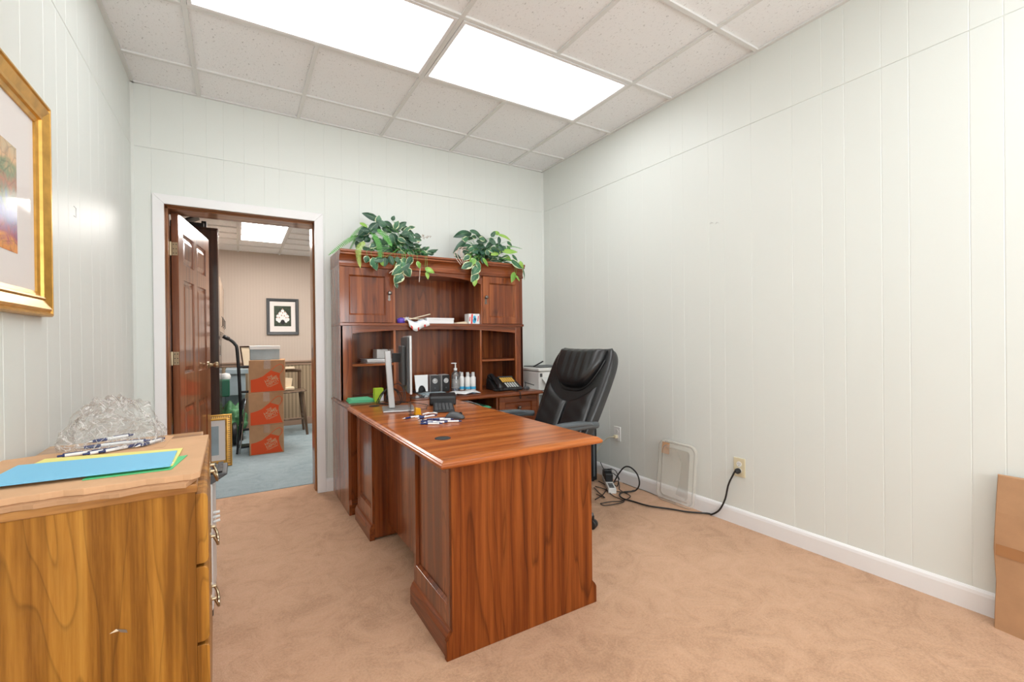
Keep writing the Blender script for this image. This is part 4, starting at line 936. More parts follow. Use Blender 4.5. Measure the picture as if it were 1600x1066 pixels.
for k in range(5):
    a = math.radians(111+72*k); d = Vector((math.cos(a), math.sin(a), 0)); L_ = .350
    bm = BM(); tube(bm, [d*.02+Vector((0, 0, .10)), d*.15+Vector((0, 0, .092)), d*L_+Vector((0, 0, .078))], .022, 8, 3, taper=(1.1, .8)); lg = obj('leg', bm, 'gunmetal', chair, local=True, smooth='all')
    bm = BM(); c = d*L_; pvt = d.cross(Vector((0, 0, 1)))
    for sd in (-1, 1):
        R = Matrix.Translation(c+pvt*.014*sd+Vector((0, 0, .0275))) @ Matrix.Rotation(math.atan2(pvt.y, pvt.x), 4, 'Z')
        b2 = BM(); lathe(b2, [(.001, -.009), (.022, -.009), (.027, -.005), (.027, .005), (.022, .009), (.001, .009)], (0, 0, 0), 18, 'x'); b2.transform(R); me = bpy.data.meshes.new('wheel'); b2.to_mesh(me); b2.free(); bm.from_mesh(me); bpy.data.meshes.remove(me)
    tube(bm, [c+Vector((0, 0, .03)), c+Vector((0, 0, .078))], .010, 8); obj('caster', bm, 'blk', lg, local=True, smooth=True)

# ================================================================== BY THE RIGHT WALL
t = thing('computer_tower', 'black computer tower on the floor behind the office chair', 'computer', (2.36, 2.95, 0))
bm = BM(); box(bm, 2.26, 2.455, 2.77, 3.12, .012, .44); obj('case', bm, 'blkm', t, bevel=.006)
bm = BM(); box(bm, 2.27, 2.445, 2.758, 2.77, .03, .43); obj('front_panel', bm, 'blk', t, bevel=.004)
bm = BM(); box(bm, 2.405, 2.42, 2.753, 2.758, .05, .43); obj('trim_strip', bm, 'gunmetal', t, bevel=.001)
for x in (2.28, 2.435):
    for y in (2.80, 3.09): bm = BM(); lathe(bm, [(.012, 0), (.012, .013), (.001, .013)], (x, y, 0), 10); obj('foot', bm, 'rubber', t)
def outlet(label, y, z, m, plug):
    t = thing('wall_outlet', label, 'outlet', (XR, y, z))
    bm = BM(); box(bm, XR-.006, XR-.0002, y-.037, y+.037, z-.058, z+.058); obj('cover_plate', bm, m, t, bevel=.003)
    for dz in (-.020, .020):
        bm = BM(); lathe(bm, [(.0165, -.0062), (.0165, -.0078), (.001, -.0078)], (XR, y, z+dz), 20, 'x'); rc = obj('receptacle', bm, 'wplastic', t)
        bm = BM()
        for dy in (-.006, .006): box(bm, XR-.0084, XR-.0079, y+dy-.001, y+dy+.001, z+dz, z+dz+.008)
        lathe(bm, [(.0025, -.0079), (.0025, -.0084), (.0005, -.0084)], (XR, y, z+dz-.007), 8, 'x'); obj('slots', bm, 'blk', rc)
    return t
outlet('beige wall outlet above the baseboard with a thick black plug in it', 1.654, .353, 'ivory', 1)
outlet('white wall outlet near the chair with a tan plug in it', 2.698, .378, 'wplastic', 1)
# heavy black extension cord
t = thing('extension_cable', 'thick black power cord curving from the beige outlet to the chair', 'cord', (XR, 1.654, .33))
bm = BM(); lathe(bm, [(.012, -.008), (.016, -.012), (.016, -.030), (.009, -.040), (.006, -.046)], (XR, 1.654, .333), 16, 'x'); obj('plug', bm, 'rubber', t, smooth=True)
pts = [(XR-.04, 1.66, .333)]+[tuple(pix(a, b, 'x', c)) for a, b, c in ((1145, 743, 2.572), (1138, 758, 2.580), (1133, 780, 2.585), (1124, 797, 2.588), (1112, 804, 2.588))]
E0 = pix(1095, 806, 'z', .010); pts = [(p[0], p[1], max(p[2], .010)) for p in pts]+[(2.585, E0.y, .010)]
pts += [tuple(pix(a, b, 'z', .012)) for a, b in ((1074, 800), (1050, 796), (1015, 791), (990, 784), (973, 779), (968, 773), (975, 769))]
pts += [tuple(pix(a, b, 'x', 2.50)) for a, b in ((992, 767), (999, 757), (996, 742), (986, 731), (976, 730), (967, 740), (960, 752))]+[tuple(pix(954, 758, 'z', .03))]
bm = BM(); tube(bm, pts, .0055, 8, 6); obj('cable', bm, 'rubber', t, smooth='all')
t = thing('tan_cord', 'thin tan cord drooping from the white outlet to the floor', 'cord', (XR, 2.698, .36))
bm = BM(); box(bm, XR-.035, XR-.008, 2.685, 2.711, .344, .370); obj('plug', bm, 'ivory', t, bevel=.004)
bm = BM(); tube(bm, [(XR-.035, 2.698, .358), (XR-.06, 2.74, .345), (XR-.075, 2.80, .29), (XR-.08, 2.86, .20), (XR-.075, 2.90, .10), (XR-.09, 2.90, .012), (XR-.12, 2.85, .008)], .0028, 6, 5); obj('cable', bm, 'ivory', t, smooth='all')
ps = thing('power_strip', 'white power strip on the floor behind the chair full of plugs', 'power strip', (2.46, 2.66, 0))
A = pix(957, 772, 'z', .0); B = pix(940, 735, 'z', 0); B = A+(B-A).normalized()*.36; dd = (B-A).normalized(); nn = Vector((-dd.y, dd.x, 0))
def sb(bm, a0, a1, n0, n1, z0, z1):
    vs = [bm.verts.new(A+dd*a+nn*n+Vector((0, 0, z))) for a in (a0, a1) for n in (n0, n1) for z in (z0, z1)]
    for q in ((0, 1, 3, 2), (4, 6, 7, 5), (0, 4, 5, 1), (2, 3, 7, 6), (0, 2, 6, 4), (1, 5, 7, 3)): bm.faces.new([vs[i] for i in q])
bm = BM(); sb(bm, 0, .36, -.030, .030, 0, .040); obj('housing', bm, 'wplastic', ps, bevel=.006)
bm = BM()
for k in range(3): sb(bm, .02+.035*k, .045+.035*k, -.018, .018, .040, .0415)
obj('sockets', bm, 'blkm', ps)
for a, h in ((.15, .06), (.21, .075), (.28, .05)): bm = BM(); sb(bm, a, a+.045, -.028, .030, .041, .041+h); obj('plugged_adapter', bm, 'blk', ps, bevel=.005)
random.seed(3)
tangle = [((935, 752), (948, 760), (943, 772), (930, 781)), ((930, 760), (946, 765), (952, 770), (960, 776), (975, 783), (966, 787), (945, 790), (938, 787)), ((938, 787), (955, 784), (972, 783), (985, 776), (975, 770), (962, 768)), ((950, 765), (955, 757), (965, 752), (968, 760), (968, 765), (978, 770), (990, 766)), ((932, 772), (945, 778), (936, 770), (928, 762))]
lbs = ['thin black cable nearest the desk leg in the tangle', 'thin black cable making a long flat loop on the carpet', 'thin black cable crossing under the thick power cord', 'thin black cable winding round the power strip end', 'thin black cable curled beside the computer tower']
for q, lb in zip(tangle, lbs):
    pts = [tuple(pix(a, b, 'z', .006+.006*(k % 2))) for k, (a, b) in enumerate(q)]
    cable('floor_cable', pts, lb, .0032, group='black cables tangled on the floor')
cable('floor_cable', [tuple(pix(a, b, 'x', 2.47)) for a, b in ((938, 722), (945, 735), (958, 740), (966, 748), (964, 760), (955, 752), (948, 738), (953, 733), (962, 736), (968, 750))], 'thin black cable standing up in loops over the power strip', .003, group='black cables tangled on the floor')
cable('wall_cable', [(2.59, 2.62, .005), (2.585, 2.5, .005), (2.592, 2.38, .005), (2.58, 2.25, .005), (2.575, 2.1, .005)], 'thin grey cable lying along the right baseboard', .002)

# clear plastic lid leaning on the wall
t = thing('storage_bin_lid', 'clear plastic storage bin lid leaning against the right wall', 'lid', (2.56, 2.09, 0))
def lidpt(a, b, d): # a along wall (y), b up the lid, d out
    th = math.radians(5.5); return Vector((2.556+math.sin(th)*b-math.cos(th)*d, 1.935+a, .004+math.cos(th)*b+math.sin(th)*d))
def rr(w0, w1, h0, h1, r, n=6):
    out = []
    for cx, cy, a0 in ((w1-r, h1-r, 0), (w0+r, h1-r, 90), (w0+r, h0+r, 180), (w1-r, h0+r, 270)):
        for k in range(n+1): a = math.radians(a0+90*k/n); out.append((cx+r*math.cos(a), cy+r*math.sin(a)))
    return out
bm = BM(); lv = [(0, .0), (0, .012), (.012, .014), (.02, .004), (.034, .004), (.04, .016), (.052, .016), (.058, .006)]
rings = [[bm.verts.new(lidpt(x, z, d)) for x, z in rr(0+i, .315-i, 0+i, .425-i, max(.01, .055-i*.6))] for i, d in lv]
for a, b in zip(rings, rings[1:]):
    n = len(a)
    for k in range(n): bm.faces.new((a[k], a[(k+1) % n], b[(k+1) % n], b[k]))
bm.faces.new(rings[-1]); obj('lid_panel', bm, 'lid', t, fix=False, smooth='all')
bm = BM(); vs = [lidpt(a, b, .0045) for a, b in ((.225, .325), (.29, .325), (.29, .405), (.225, .405))]; poly(bm, vs); obj('sticker', bm, 'cardlt', t, solid=.0006)

# cardboard box at the right edge
t = thing('cardboard_box', 'brown cardboard box with a tape strip at the right edge by the wall', 'box', (2.56, .35, 0))
bm = BM(); x0 = 2.522; yy = .545
fr = [bm.verts.new(p) for p in ((x0, yy, .0), (x0+.010, yy-.004, .18), (x0+.018, yy+.004, .30), (x0+.028, yy, .45), (x0+.048, yy-.003, .592))]
bk_ = [bm.verts.new((v.co.x+.020, v.co.y+.006, v.co.z)) for v in fr]
fr2 = [bm.verts.new((v.co.x-.060, v.co.y-.36, v.co.z)) for v in fr]
bk2 = [bm.verts.new((v.co.x+.02, v.co.y-.36, v.co.z)) for v in fr]
for k in range(4):
    bm.faces.new((fr[k], fr[k+1], fr2[k+1], fr2[k])); bm.faces.new((fr[k], bk_[k], bk_[k+1], fr[k+1])); bm.faces.new((bk_[k], bk2[k], bk2[k+1], bk_[k+1])); bm.faces.new((fr2[k], fr2[k+1], bk2[k+1], bk2[k]))
bm.faces.new((fr[-1], bk_[-1], bk2[-1], fr2[-1])); bm.faces.new((fr[0], fr2[0], bk2[0], bk_[0]))
obj('box_body', bm, 'card', t)
bm = BM(); vs = [(x0+.0165, yy-.001, .285), (x0+.0195, yy-.001, .327), (x0+.0195-.06-.001, yy-.36, .327), (x0+.0165-.061, yy-.36, .285)]
poly(bm, [(p[0]-.0025, p[1], p[2]) for p in vs]); obj('tape_strip', bm, 'tape', t, solid=.0006)

# small marks on the walls
bm = BM(); p = pix(118, 332, 'x', XL)
for a in ((-.012, .018, .018, .021), (-.012, .018, -.021, -.018), (.015, .018, -.021, .021)): box(bm, XL, XL+.002, p.y-.012+a[0], p.y-.012+a[1], p.z+a[2], p.z+a[3])
solo('wall_bracket', bm, 'wplastic2', 'tiny square white bracket fixed on the left wall', 'bracket')
for q, lb in ((1112, 'tiny left curl of peeled paint on the right wall'), (1121, 'tiny right curl of peeled paint on the right wall')):
    bm = BM(); p = pix(q, 348, 'x', XR); tube(bm, [(XR-.001, p.y+.012, p.z-.006), (XR-.004, p.y, p.z+.004), (XR-.001, p.y-.012, p.z-.004)], .0015, 6, 3); solo('paint_curl', bm, 'wplastic2', lb, 'mark', 'peeled paint curls on the right wall')

# ================================================================== DRESSER AND WHAT LIES ON IT
dr_ = thing('dresser', 'honey oak dresser with brass pulls in the left foreground', 'dresser', (-.33, 1.78, 0), 0)
AX0, AX1, AY0, AY1, AZ = -.530, -.098, 1.37, 2.17, .80
ROTD = Matrix.Translation((AX1, AY0, 0)) @ Matrix.Rotation(math.radians(2.3), 4, 'Z') @ Matrix.Translation((-AX1, -AY0, 0))
bm = BM(); box(bm, AX0, AX1, AY0+.002, AY1-.002, .0, AZ-.020); bm.transform(ROTD); obj('dresser_body', bm, 'oak', dr_)
bm = BM(); box(bm, AX0, AX1+.004, AY0-.001, AY1, AZ-.020, AZ); bm.transform(ROTD); obj('dresser_top', bm, 'oak_y', dr_, bevel=.002)
bm = BM(); poly(bm, [(-.262, AY0+.0005, .487), (-.250, AY0+.0005, .494), (-.243, AY0+.0005, .488)], 0); poly(bm, [(-.250, AY0+.0004, .494), (-.232, AY0+.0004, .486), (-.230, AY0+.0004, .478), (-.243, AY0+.0004, .484)], 1); bm.transform(ROTD); obj('chipped_veneer', bm, ['cream', 'cab'], dr_, fix=False)
zz = (.012, .398, .594, .778)
for k in range(3):
    z0, z1 = zz[k]+.004, zz[k+1]-.004; r = .014; x0, x1 = AX1, AX1+.026
    prof = [(x0, z0), (x1-.010, z0), (x1-.003, z0+.004), (x1, z0+.012), (x1, z1-.012), (x1-.003, z1-.004), (x1-.010, z1), (x0, z1)]
    bm = BM(); prism(bm, prof, 'y', AY0+.003, AY1-.003); bm.transform(ROTD); dw = obj('drawer', bm, 'oak', dr_, bevel=.0012)
    zc = (.318, .520, .730)[k]
    for yc in (1.795,):
        bm = BM(); box(bm, x1, x1+.003, yc-.055, yc-.035, zc-.008, zc+.016); box(bm, x1, x1+.003, yc+.035, yc+.055, zc-.008, zc+.016)
        for s in (-1, 1): lathe(bm, [(.005, 0), (.005, .014), (.001, .015)], (x1, yc+s*.045, zc+.006), 10, 'x')
        tube(bm, [(x1+.010, yc-.045, zc+.006), (x1+.018, yc-.043, zc-.014), (x1+.021, yc-.025, zc-.030), (x1+.021, yc, zc-.034), (x1+.021, yc+.025, zc-.030), (x1+.018, yc+.043, zc-.014), (x1+.010, yc+.045, zc+.006)], .0042, 8, 4)
        bm.transform(ROTD); obj('bail_pull', bm, 'brass', dw, smooth=True)
# flattened cardboard
CZ1 = .8275
t = thing('cardboard_sheet', 'flattened corrugated carton lying on top of the oak dresser', 'cardboard', (-.33, 1.8, AZ))
bm = BM(); top = [(-.575, 1.455), (-.545, 1.95), (-.105, 2.175), (-.088, 2.165), (-.085, 1.50), (-.12, 1.462)]
cn = pix(308, 737, 'z', CZ1); cfar = pix(324, 679, 'z', CZ1); cfl = pix(60, 712, 'z', CZ1)
n = 26; fy = lambda u: cn.y-.014+.004*math.sin(u*17)+.003*math.sin(u*41)
edge = [(-.572+(cn.x-.01+.572)*k/n, fy(k/n)) for k in range(n+1)]
pts = edge+[(cn.x+.006, cn.y), (cfar.x+.004, cfar.y), (cfl.x, cfl.y), (-.572, cfl.y-.02)]
prism(bm, pts, 'z', AZ+.012, CZ1); obj('upper_layer', bm, 'cardlt', t, bevel=.0015)
bm = BM(); edge = [(-.572+(cn.x-.02+.572)*k/n, fy(k/n)-.022+.004*math.sin(k*.9)+.003*(random.random())) for k in range(n+1)]
prism(bm, edge+[(cn.x-.002, cn.y+.02), (cn.x-.002, cfar.y-.02), (-.572, cfl.y-.04)], 'z', AZ+.0006, AZ+.0118); obj('lower_layer', bm, 'card', t, bevel=.0015)
bm = BM(); a = pix(262, 690, 'z', CZ1+.0006); b_ = pix(272, 681, 'z', CZ1+.0006); c_ = pix(240, 706, 'z', CZ1+.0006)
poly(bm, [pix(*q, 'z', CZ1+.0007) for q in ((240, 700), (256, 699), (272, 681), (260, 681))]); obj('tape_strip', bm, 'cardlt', t, solid=.0004)
# folders
def sheet(name, m, corners, z, th, label, group='coloured folders on the dresser', bevel=.0006):
    bm = BM(); c = [pix(*q, 'z', z) for q in corners]; prism(bm, [(p.x, p.y) for p in c], 'z', z-th, z); return solo(name, bm, m, label, 'folder', group, bevel=bevel)
sheet('paper_folder', 'green', ((128, 750), (268, 733), (293, 711), (150, 735)), CZ1+.0025, .002, 'green folder, lowest in the stack on the dresser')
sheet('paper_folder', 'yellow', ((-30, 762), (270, 727), (286, 700), (70, 717)), CZ1+.0055, .0025, 'yellow folder between the blue and green ones on the dresser')
sheet('paper_folder', 'paper', ((-40, 764), (262, 729), (272, 722), (-10, 752)), CZ1+.0070, .0012, 'white sheet just under the blue folder on the dresser')
sheet('paper_folder', 'blue', ((-46, 764), (266, 727.5), (277, 704), (28, 727)), CZ1+.0105, .003, 'light blue folder topmost on the dresser')
# bag of pens
bagpens = [((118, 710), (170, 703), 0), ((126, 706), (185, 698), 1), ((150, 707), (205, 697), 0), ((160, 700), (215, 695), 1), ((176, 703), (222, 694), 0), ((140, 701), (190, 692), 2)]
pl = ['leftmost pen in the clear bag on the dresser', 'navy pen second from left in the clear bag', 'pen lying lowest in the middle of the clear bag', 'pen at the upper middle in the clear bag', 'rightmost pen in the clear bag on the dresser', 'topmost pen in the clear bag on the dresser']
for (a, b, lv), lb in zip(bagpens, pl):
    A = pix(*a, 'z', CZ1+.006); B = pix(*b, 'z', CZ1+.006); c = (A+B)/2; d = B-A
    p = copy_tree(pen0, None, lb); p['group'] = 'pens in the clear bag'; p.location = (c.x, c.y, CZ1+.0012+lv*.0095); p.rotation_euler = (0, 0, math.atan2(d.y, d.x)+(PI if lv == 0 else 0))
p = copy_tree(pen0, None, 'single pen lying outside the clear bag on the dresser'); c = pix(231, 694, 'z', CZ1+.004); p['group'] = 'pens in the clear bag'; del p['group']; p.location = (c.x, c.y, CZ1+.0012); p.rotation_euler = (0, 0, math.radians(62))
bm = BM(); bc = pix(176, 700, 'z', CZ1); bmesh.ops.create_icosphere(bm, subdivisions=5, radius=1)
for v in bm.verts:
    q = v.co.copy(); nz = noise.fractal(q*1.6+Vector((3, 1, 2)), 1., 2.2, 4); n2 = noise.noise(q*4.2+Vector((5, 2, 1)))
    n3 = abs(noise.noise(q*6+Vector((1, 7, 3))))
    h = max(q.z, -.15); r = 1+.20*nz+.10*n2-.10*n3
    wz = 1-.28*max(0, h)
    v.co = Vector((bc.x+q.x*.118*r*wz+.010*h, bc.y+.015+q.y*.085*r*wz, CZ1+.003+max(0, (h+.15))*.150*r+(.0 if q.z > -.15 else .0005)))
bmesh.ops.remove_doubles(bm, verts=bm.verts, dist=.0006)
solo('plastic_bag', bm, 'plasticbag', 'crumpled clear plastic bag holding pens on the dresser', 'bag', smooth='all', loc=(bc.x, bc.y, CZ1+.001))
# white file cart behind the dresser with a black keypad on it
t = thing('file_cart', 'narrow white file cart on the floor just beyond the dresser', 'cart', (-.3, 2.45, 0))
bm = BM(); box(bm, -.52, -.104, 2.26, 2.60, .03, .545); obj('cart_body', bm, 'wplastic', t, bevel=.01)
bm = BM(); cxx = pix(338, 800, 'y', 2.40)
for k in range(3): tube(bm, [(-.105, 2.33, cxx.z-.02+.02*k), (-.080, 2.33, cxx.z-.014+.018*k)], .006, 8)
obj('latch_clip', bm, 'wplastic', t, smooth='all')
for x in (-.49, -.12):
    for y in (2.29, 2.57): bm = BM(); lathe(bm, [(.014, 0), (.014, .03), (.001, .03)], (x, y, 0), 10); obj('foot', bm, 'blkm', t)
t = thing('adding_machine', 'black keypad machine lying on the white cart beyond the dresser', 'calculator', (-.15, 2.42, .546))
bm = BM(); prism(bm, [(-.30, .546), (-.105, .546), (-.050, .580), (-.054, .587), (-.30, .578)], 'y', 2.32, 2.52); obj('machine_body', bm, 'dgrey', t, bevel=.004)
bm = BM()
for i in range(8):
    for j in range(6): z = .5785+(.0165/.284)*(.0+i*.028+.01); box(bm, -.285+i*.028, -.265+i*.028, 2.33+j*.031, 2.353+j*.031, z, z+.006)
obj('keys', bm, 'blk', t, bevel=.001)

# gilt framed picture on the left wall
pf = thing('framed_artwork', 'large gold framed abstract watercolour hanging on the left wall', 'picture', (XL, 1.83, 1.245))
PY0_, PY1_, PZ0, PZ1 = 1.42, 2.150, 1.245, 1.960
def frame_ring(bm, prof, y0, y1, z0, z1, put):
    """prof = [(inset, depth)...]; put(a, b, depth)"""
    rings = [[bm.verts.new(put(*q, d)) for q in ((y0+i, z0+i), (y1-i, z0+i), (y1-i, z1-i), (y0+i, z1-i))] for i, d in prof]
    for a, b in zip(rings, rings[1:]):
        for k in range(4): bm.faces.new((a[k], a[(k+1) % 4], b[(k+1) % 4], b[k]))
putl = lambda a, b, d: (XL+d, a, b)
bm = BM(); frame_ring(bm, [(0, .001), (0, .026), (.004, .031), (.010, .031), (.013, .025), (.017, .026), (.024, .033), (.052, .022), (.058, .026), (.064, .024), (.067, .016), (.080, .012), (.080, .004)], PY0_, PY1_, PZ0, PZ1, putl); obj('frame', bm, 'gold', pf)
bm = BM(); i = .078; box(bm, XL+.003, XL+.006, PY0_+i, PY1_-i, PZ0+i, PZ1-i); obj('mat_board', bm, 'matboard', pf)
bm = BM(); ya = PY0_+.205; yb = pix(21, 300, 'x', XL).y; za = pix(18, 393, 'x', XL+.007).z; zb = pix(20, 228, 'x', XL+.007).z; box(bm, XL+.0062, XL+.007, ya, yb, za, zb); o = obj('print', bm, 'art', pf)
bm = BM(); box(bm, XL+.009, XL+.0095, PY0_+i, PY1_-i, PZ0+i, PZ1-i); obj('glass', bm, 'glass', pf)

# ================================================================== ARTIFICIAL PLANTS ON THE HUTCH
def leaf(bm, base, tip, width, nrm, droop=.15, fold=.25, lobed=False, round_=False):
    base = Vector(base); tip = Vector(tip); ax = tip-base; L_ = ax.length
    if L_ < 1e-4: return
    ax.normalize(); side = ax.cross(nrm).normalized(); up_ = side.cross(ax)
    uvl = bm.loops.layers.uv.verify(); n = 8; rows = []
    for i in range(n+1):
        t = i/n
        wv = math.sin(PI*min(1, t**.75*1.0))**.8 if not round_ else math.sqrt(max(0, 1-(2*t-1)**2))
        if lobed: wv *= 1+.35*max(0, math.cos(t*PI*3.2-.6))
        wv = max(wv, .02)*width*.5
        c = base+ax*(L_*t)+up_*(L_*droop*math.sin(PI*t)*.6)
        rows.append([(bm.verts.new(c+side*(wv*q)+up_*(-fold*wv*abs(q)**1.3*(1 if not round_ else -.5))), (.5+.5*q, t)) for q in (-1, -.5, 0, .5, 1)])
    for i in range(n):
        for j in range(4):
            q = [rows[i][j], rows[i][j+1], rows[i+1][j+1], rows[i+1][j]]
            f = bm.faces.new([a[0] for a in q]); f.smooth = True
            for lp, a in zip(f.loops, q): lp[uvl].uv = a[1]
def fern(bm, pts, w_, nrm):
    pts = smoothpath(pts, 5); n = len(pts)
    tube(bm, pts, .0012, 5)
    uvl = bm.loops.layers.uv.verify()
    for k in range(1, n*3):
        t = k/(n*3); i = min(n-2, int(t*(n-1))); fr = t*(n-1)-i; c = pts[i].lerp(pts[i+1], fr); d = (pts[i+1]-pts[i]).normalized(); sd = d.cross(nrm).normalized()
        ll = w_*(math.sin(PI*min(1, .12+t*.88))**.6)*(1 if t < .9 else .6)
        for s in (-1, 1):
            tp = c+(sd*s+d*.35).normalized()*ll-Vector((0, 0, .12*ll)); mid = c.lerp(tp, .5)
            hw = (pts[-1]-pts[0]).length/(n*3)*.34
            vs = [bm.verts.new(q) for q in (c-d*hw, mid-d*hw*1.2, tp, mid+d*hw*1.2, c+d*hw)]
            bm.faces.new(vs)
def plant(label, cx, data, ferns, ropes, twigs, fill, seed):
    random.seed(seed)
    py_ = 3.54; t = thing('artificial_plant', label, 'plant', (cx, py_, 1.8005), 0, None)
    bm = BM(); lathe(bm, [(.06, 0), (.085, .01), (.10, .055), (.105, .065), (.098, .065), (.090, .05), (.002, .045)], (cx, py_, 1.8005), 20, sx=1.25); obj('basket', bm, 'jamb', t, smooth=True)
    kinds = {'p': 'pothos', 'i': 'ivy', 'l': 'limeleaf', 'b': 'begonia'}; bms = {k: BM() for k in kinds}; stem = BM()
    def jit(a): return Vector((random.uniform(-a, a), -1, random.uniform(-a, a)+.25)).normalized()
    for (bx0, by0, tx0, ty0, wp, k) in data:
        hang = by0 > fill['hang']; yb_ = (3.290 if hang else random.uniform(3.36, 3.50)); yt = yb_-(random.uniform(-.01, .03) if not hang else random.uniform(-.005, .012))
        if hang: yb_ += random.uniform(-.012, .004)
        A = pix(bx0, by0, 'y', yb_); B = pix(tx0, ty0, 'y', yt); ww = wp*.0056
        leaf(bms[k], A, B, ww, jit(.45), random.uniform(.05, .22), .2, round_=(k == 'b'))
        root = Vector((cx+random.uniform(-.04, .04), py_-.02, 1.86)); m = (root+A)/2+Vector((0, 0, .05 if not hang else .045))
        if hang: tube(stem, [root, Vector((A.x*.6+root.x*.4, 3.36, 1.845)), Vector((A.x, 3.292, 1.80)), A], .0012, 5, 4)
        else: tube(stem, [root, m, A], .0012, 5, 3)
    x0f, x1f, y0f, y1f, nf = fill['front']
    for k in range(nf):
        a = random.uniform(0, 2*PI); r = math.sqrt(random.random()); px_ = (x0f+x1f)/2+(x1f-x0f)/2*r*math.cos(a); pyy = (y0f+y1f)/2+(y1f-y0f)/2*r*math.sin(a)
        yl = random.uniform(3.33, 3.46) if pyy < 398 else 3.292; B0 = pix(px_, pyy, 'y', yl); out = Vector((px_-(x0f+x1f)/2, 0, -(pyy-(y0f+y1f)/2)))
        d = (out.normalized() if out.length > 1 else Vector((0, 0, 1)))+Vector((random.uniform(-.6, .6), random.uniform(-.25, .05), random.uniform(-1.1, .1))); d = d.normalized()*random.uniform(.05, .075)
        if pyy >= 398: d.y = 0
        leaf(bms[random.choice('ppii')], B0, B0+d, random.uniform(.036, .052), jit(.5), .12, .2)
        tube(stem, [Vector((cx, py_-.03, 1.86)), (Vector((cx, 3.45, 1.87))+B0)/2+Vector((0, 0, .02)), B0], .0012, 5, 3)
    for k in range(fill['n']):      # the crown behind the leaves in view
        a = random.uniform(0, 2*PI); r = random.uniform(.03, .17); zb_ = 1.825+random.uniform(0, .14)*(1-r/.22); B0 = Vector((cx+math.cos(a)*r*1.35, py_-.05+math.sin(a)*r*.72, zb_))
        d = Vector((math.cos(a), math.sin(a)*.8, random.uniform(-.3, .6))).normalized()*random.uniform(.05, .085)
        leaf(bms[random.choice('ppi')], B0, B0+d, random.uniform(.035, .05), (jit(.5)+Vector((0, 0, .8))).normalized(), .15, .2)
        tube(stem, [Vector((cx, py_-.02, 1.86)), (Vector((cx, py_, 1.87))+B0)/2+Vector((0, 0, .02)), B0], .0012, 5, 3)
    names = {'p': 'pothos_leaves', 'i': 'ivy_leaves', 'l': 'lime_leaves', 'b': 'begonia_leaf'}
    for k, b in bms.items():
        if len(b.verts): obj(names[k], b, kinds[k], t, fix=False)
        else: b.free()
    obj('stems', stem, 'fern', t, smooth='all')
    for pts, wpx, m in ferns:
        b = BM(); q = [pix(a, c_, 'y', yy) for a, c_, yy in pts]; fern(b, [Vector((cx, py_-.03, 1.86))]+q if False else q, wpx*.0049, Vector((.1, -1, .2)).normalized()); obj('fern_frond', b, m, t, fix=False)
    for pts in ropes:
        b = BM(); tube(b, [pix(a, c_, 'y', yy) for a, c_, yy in pts], .0032, 6, 4); obj('hanging_root', b, 'root', t, smooth='all')
    for pts in twigs:
        b = BM(); q = [pix(a, c_, 'y', 3.42) for a, c_ in pts]; tube(b, q, .001, 5, 3)
        for k in range(9):
            c0 = q[1+k % (len(q)-1)]+Vector((random.uniform(-.018, .018), random.uniform(-.015, .015), random.uniform(-.012, .012)))
            for z in range(4): a = z*PI/2; poly(b, [c0, c0+Vector((.009*math.cos(a), 0, .009*math.sin(a))), c0+Vector((.009*math.cos(a+.6), -.003, .009*math.sin(a+.6)))])
        obj('dried_sprig', b, 'twig', t, fix=False)
    return t
d1_ = [(592, 344, 565, 333, 11, 'p'), (590, 348, 574, 363, 10, 'p'), (572, 357, 559, 369, 10, 'p'), (576, 364, 561, 377, 9, 'p'), (603, 353, 588, 345, 9, 'p'), (613, 352, 597, 347, 9, 'p'), (616, 347, 650, 370, 14, 'p'),
 (612, 364, 618, 383, 15, 'p'), (626, 379, 606, 392, 11, 'p'), (602, 385, 580, 379, 10, 'p'), (566, 386, 587, 398, 13, 'i'), (594, 389, 616, 397, 14, 'p'), (598, 397, 609, 411, 12, 'p'), (582, 402, 589, 423, 15, 'i'), (575, 400, 571, 411, 9, 'i'),
 (596, 407, 599, 416, 6, 'l'), (622, 392, 632, 406, 12, 'i'), (616, 396, 626, 413, 14, 'i'), (634, 390, 643, 405, 11, 'i'), (640, 396, 656, 413, 13, 'i'), (634, 406, 618, 420, 14, 'i'), (640, 410, 622, 424, 11, 'p'), (630, 416, 612, 430, 12, 'i'), (634, 419, 641, 433, 13, 'i'),
 (629, 428, 616, 443, 14, 'i'), (618, 441, 621, 451, 5, 'i'), (650, 390, 655, 406, 10, 'i'), (658, 391, 669, 406, 10, 'i'), (656, 383, 646, 396, 9, 'i'), (664, 419, 679, 427, 9, 'l'), (667, 424, 669, 437, 6, 'l'), (646, 384, 638, 397, 9, 'p'),
 (629, 370, 646, 386, 11, 'p'), (606, 370, 599, 384, 10, 'p'), (561, 375, 557, 390, 8, 'p'), (584, 368, 592, 382, 10, 'p'), (562, 348, 575, 356, 7, 'l'), (613, 345, 616, 337, 6, 'p'), (608, 356, 626, 362, 9, 'p'), (636, 362, 648, 376, 9, 'p'), (620, 372, 634, 392, 11, 'i'), (600, 404, 583, 408, 9, 'p'), (645, 402, 634, 416, 10, 'i'), (652, 408, 656, 420, 7, 'l'), (580, 350, 596, 362, 12, 'p'), (598, 352, 612, 364, 12, 'p')]
f1 = [([(566, 368, 3.42), (545, 375, 3.38), (513, 399, 3.32)], 4.5, 'fern'), ([(580, 360, 3.38), (592, 382, 3.32), (595, 412, 3.29)], 6, 'fern'), ([(590, 358, 3.38), (603, 370, 3.35), (612, 385, 3.32)], 6, 'fern'), ([(570, 378, 3.36), (560, 390, 3.30), (563, 419, 3.28)], 5.5, 'fernlt'), ([(572, 352, 3.40), (560, 360, 3.38), (547, 372, 3.36)], 4, 'fern'), ([(556, 372, 3.45), (552, 380, 3.44), (546, 391, 3.42)], 2.5, 'fern')]
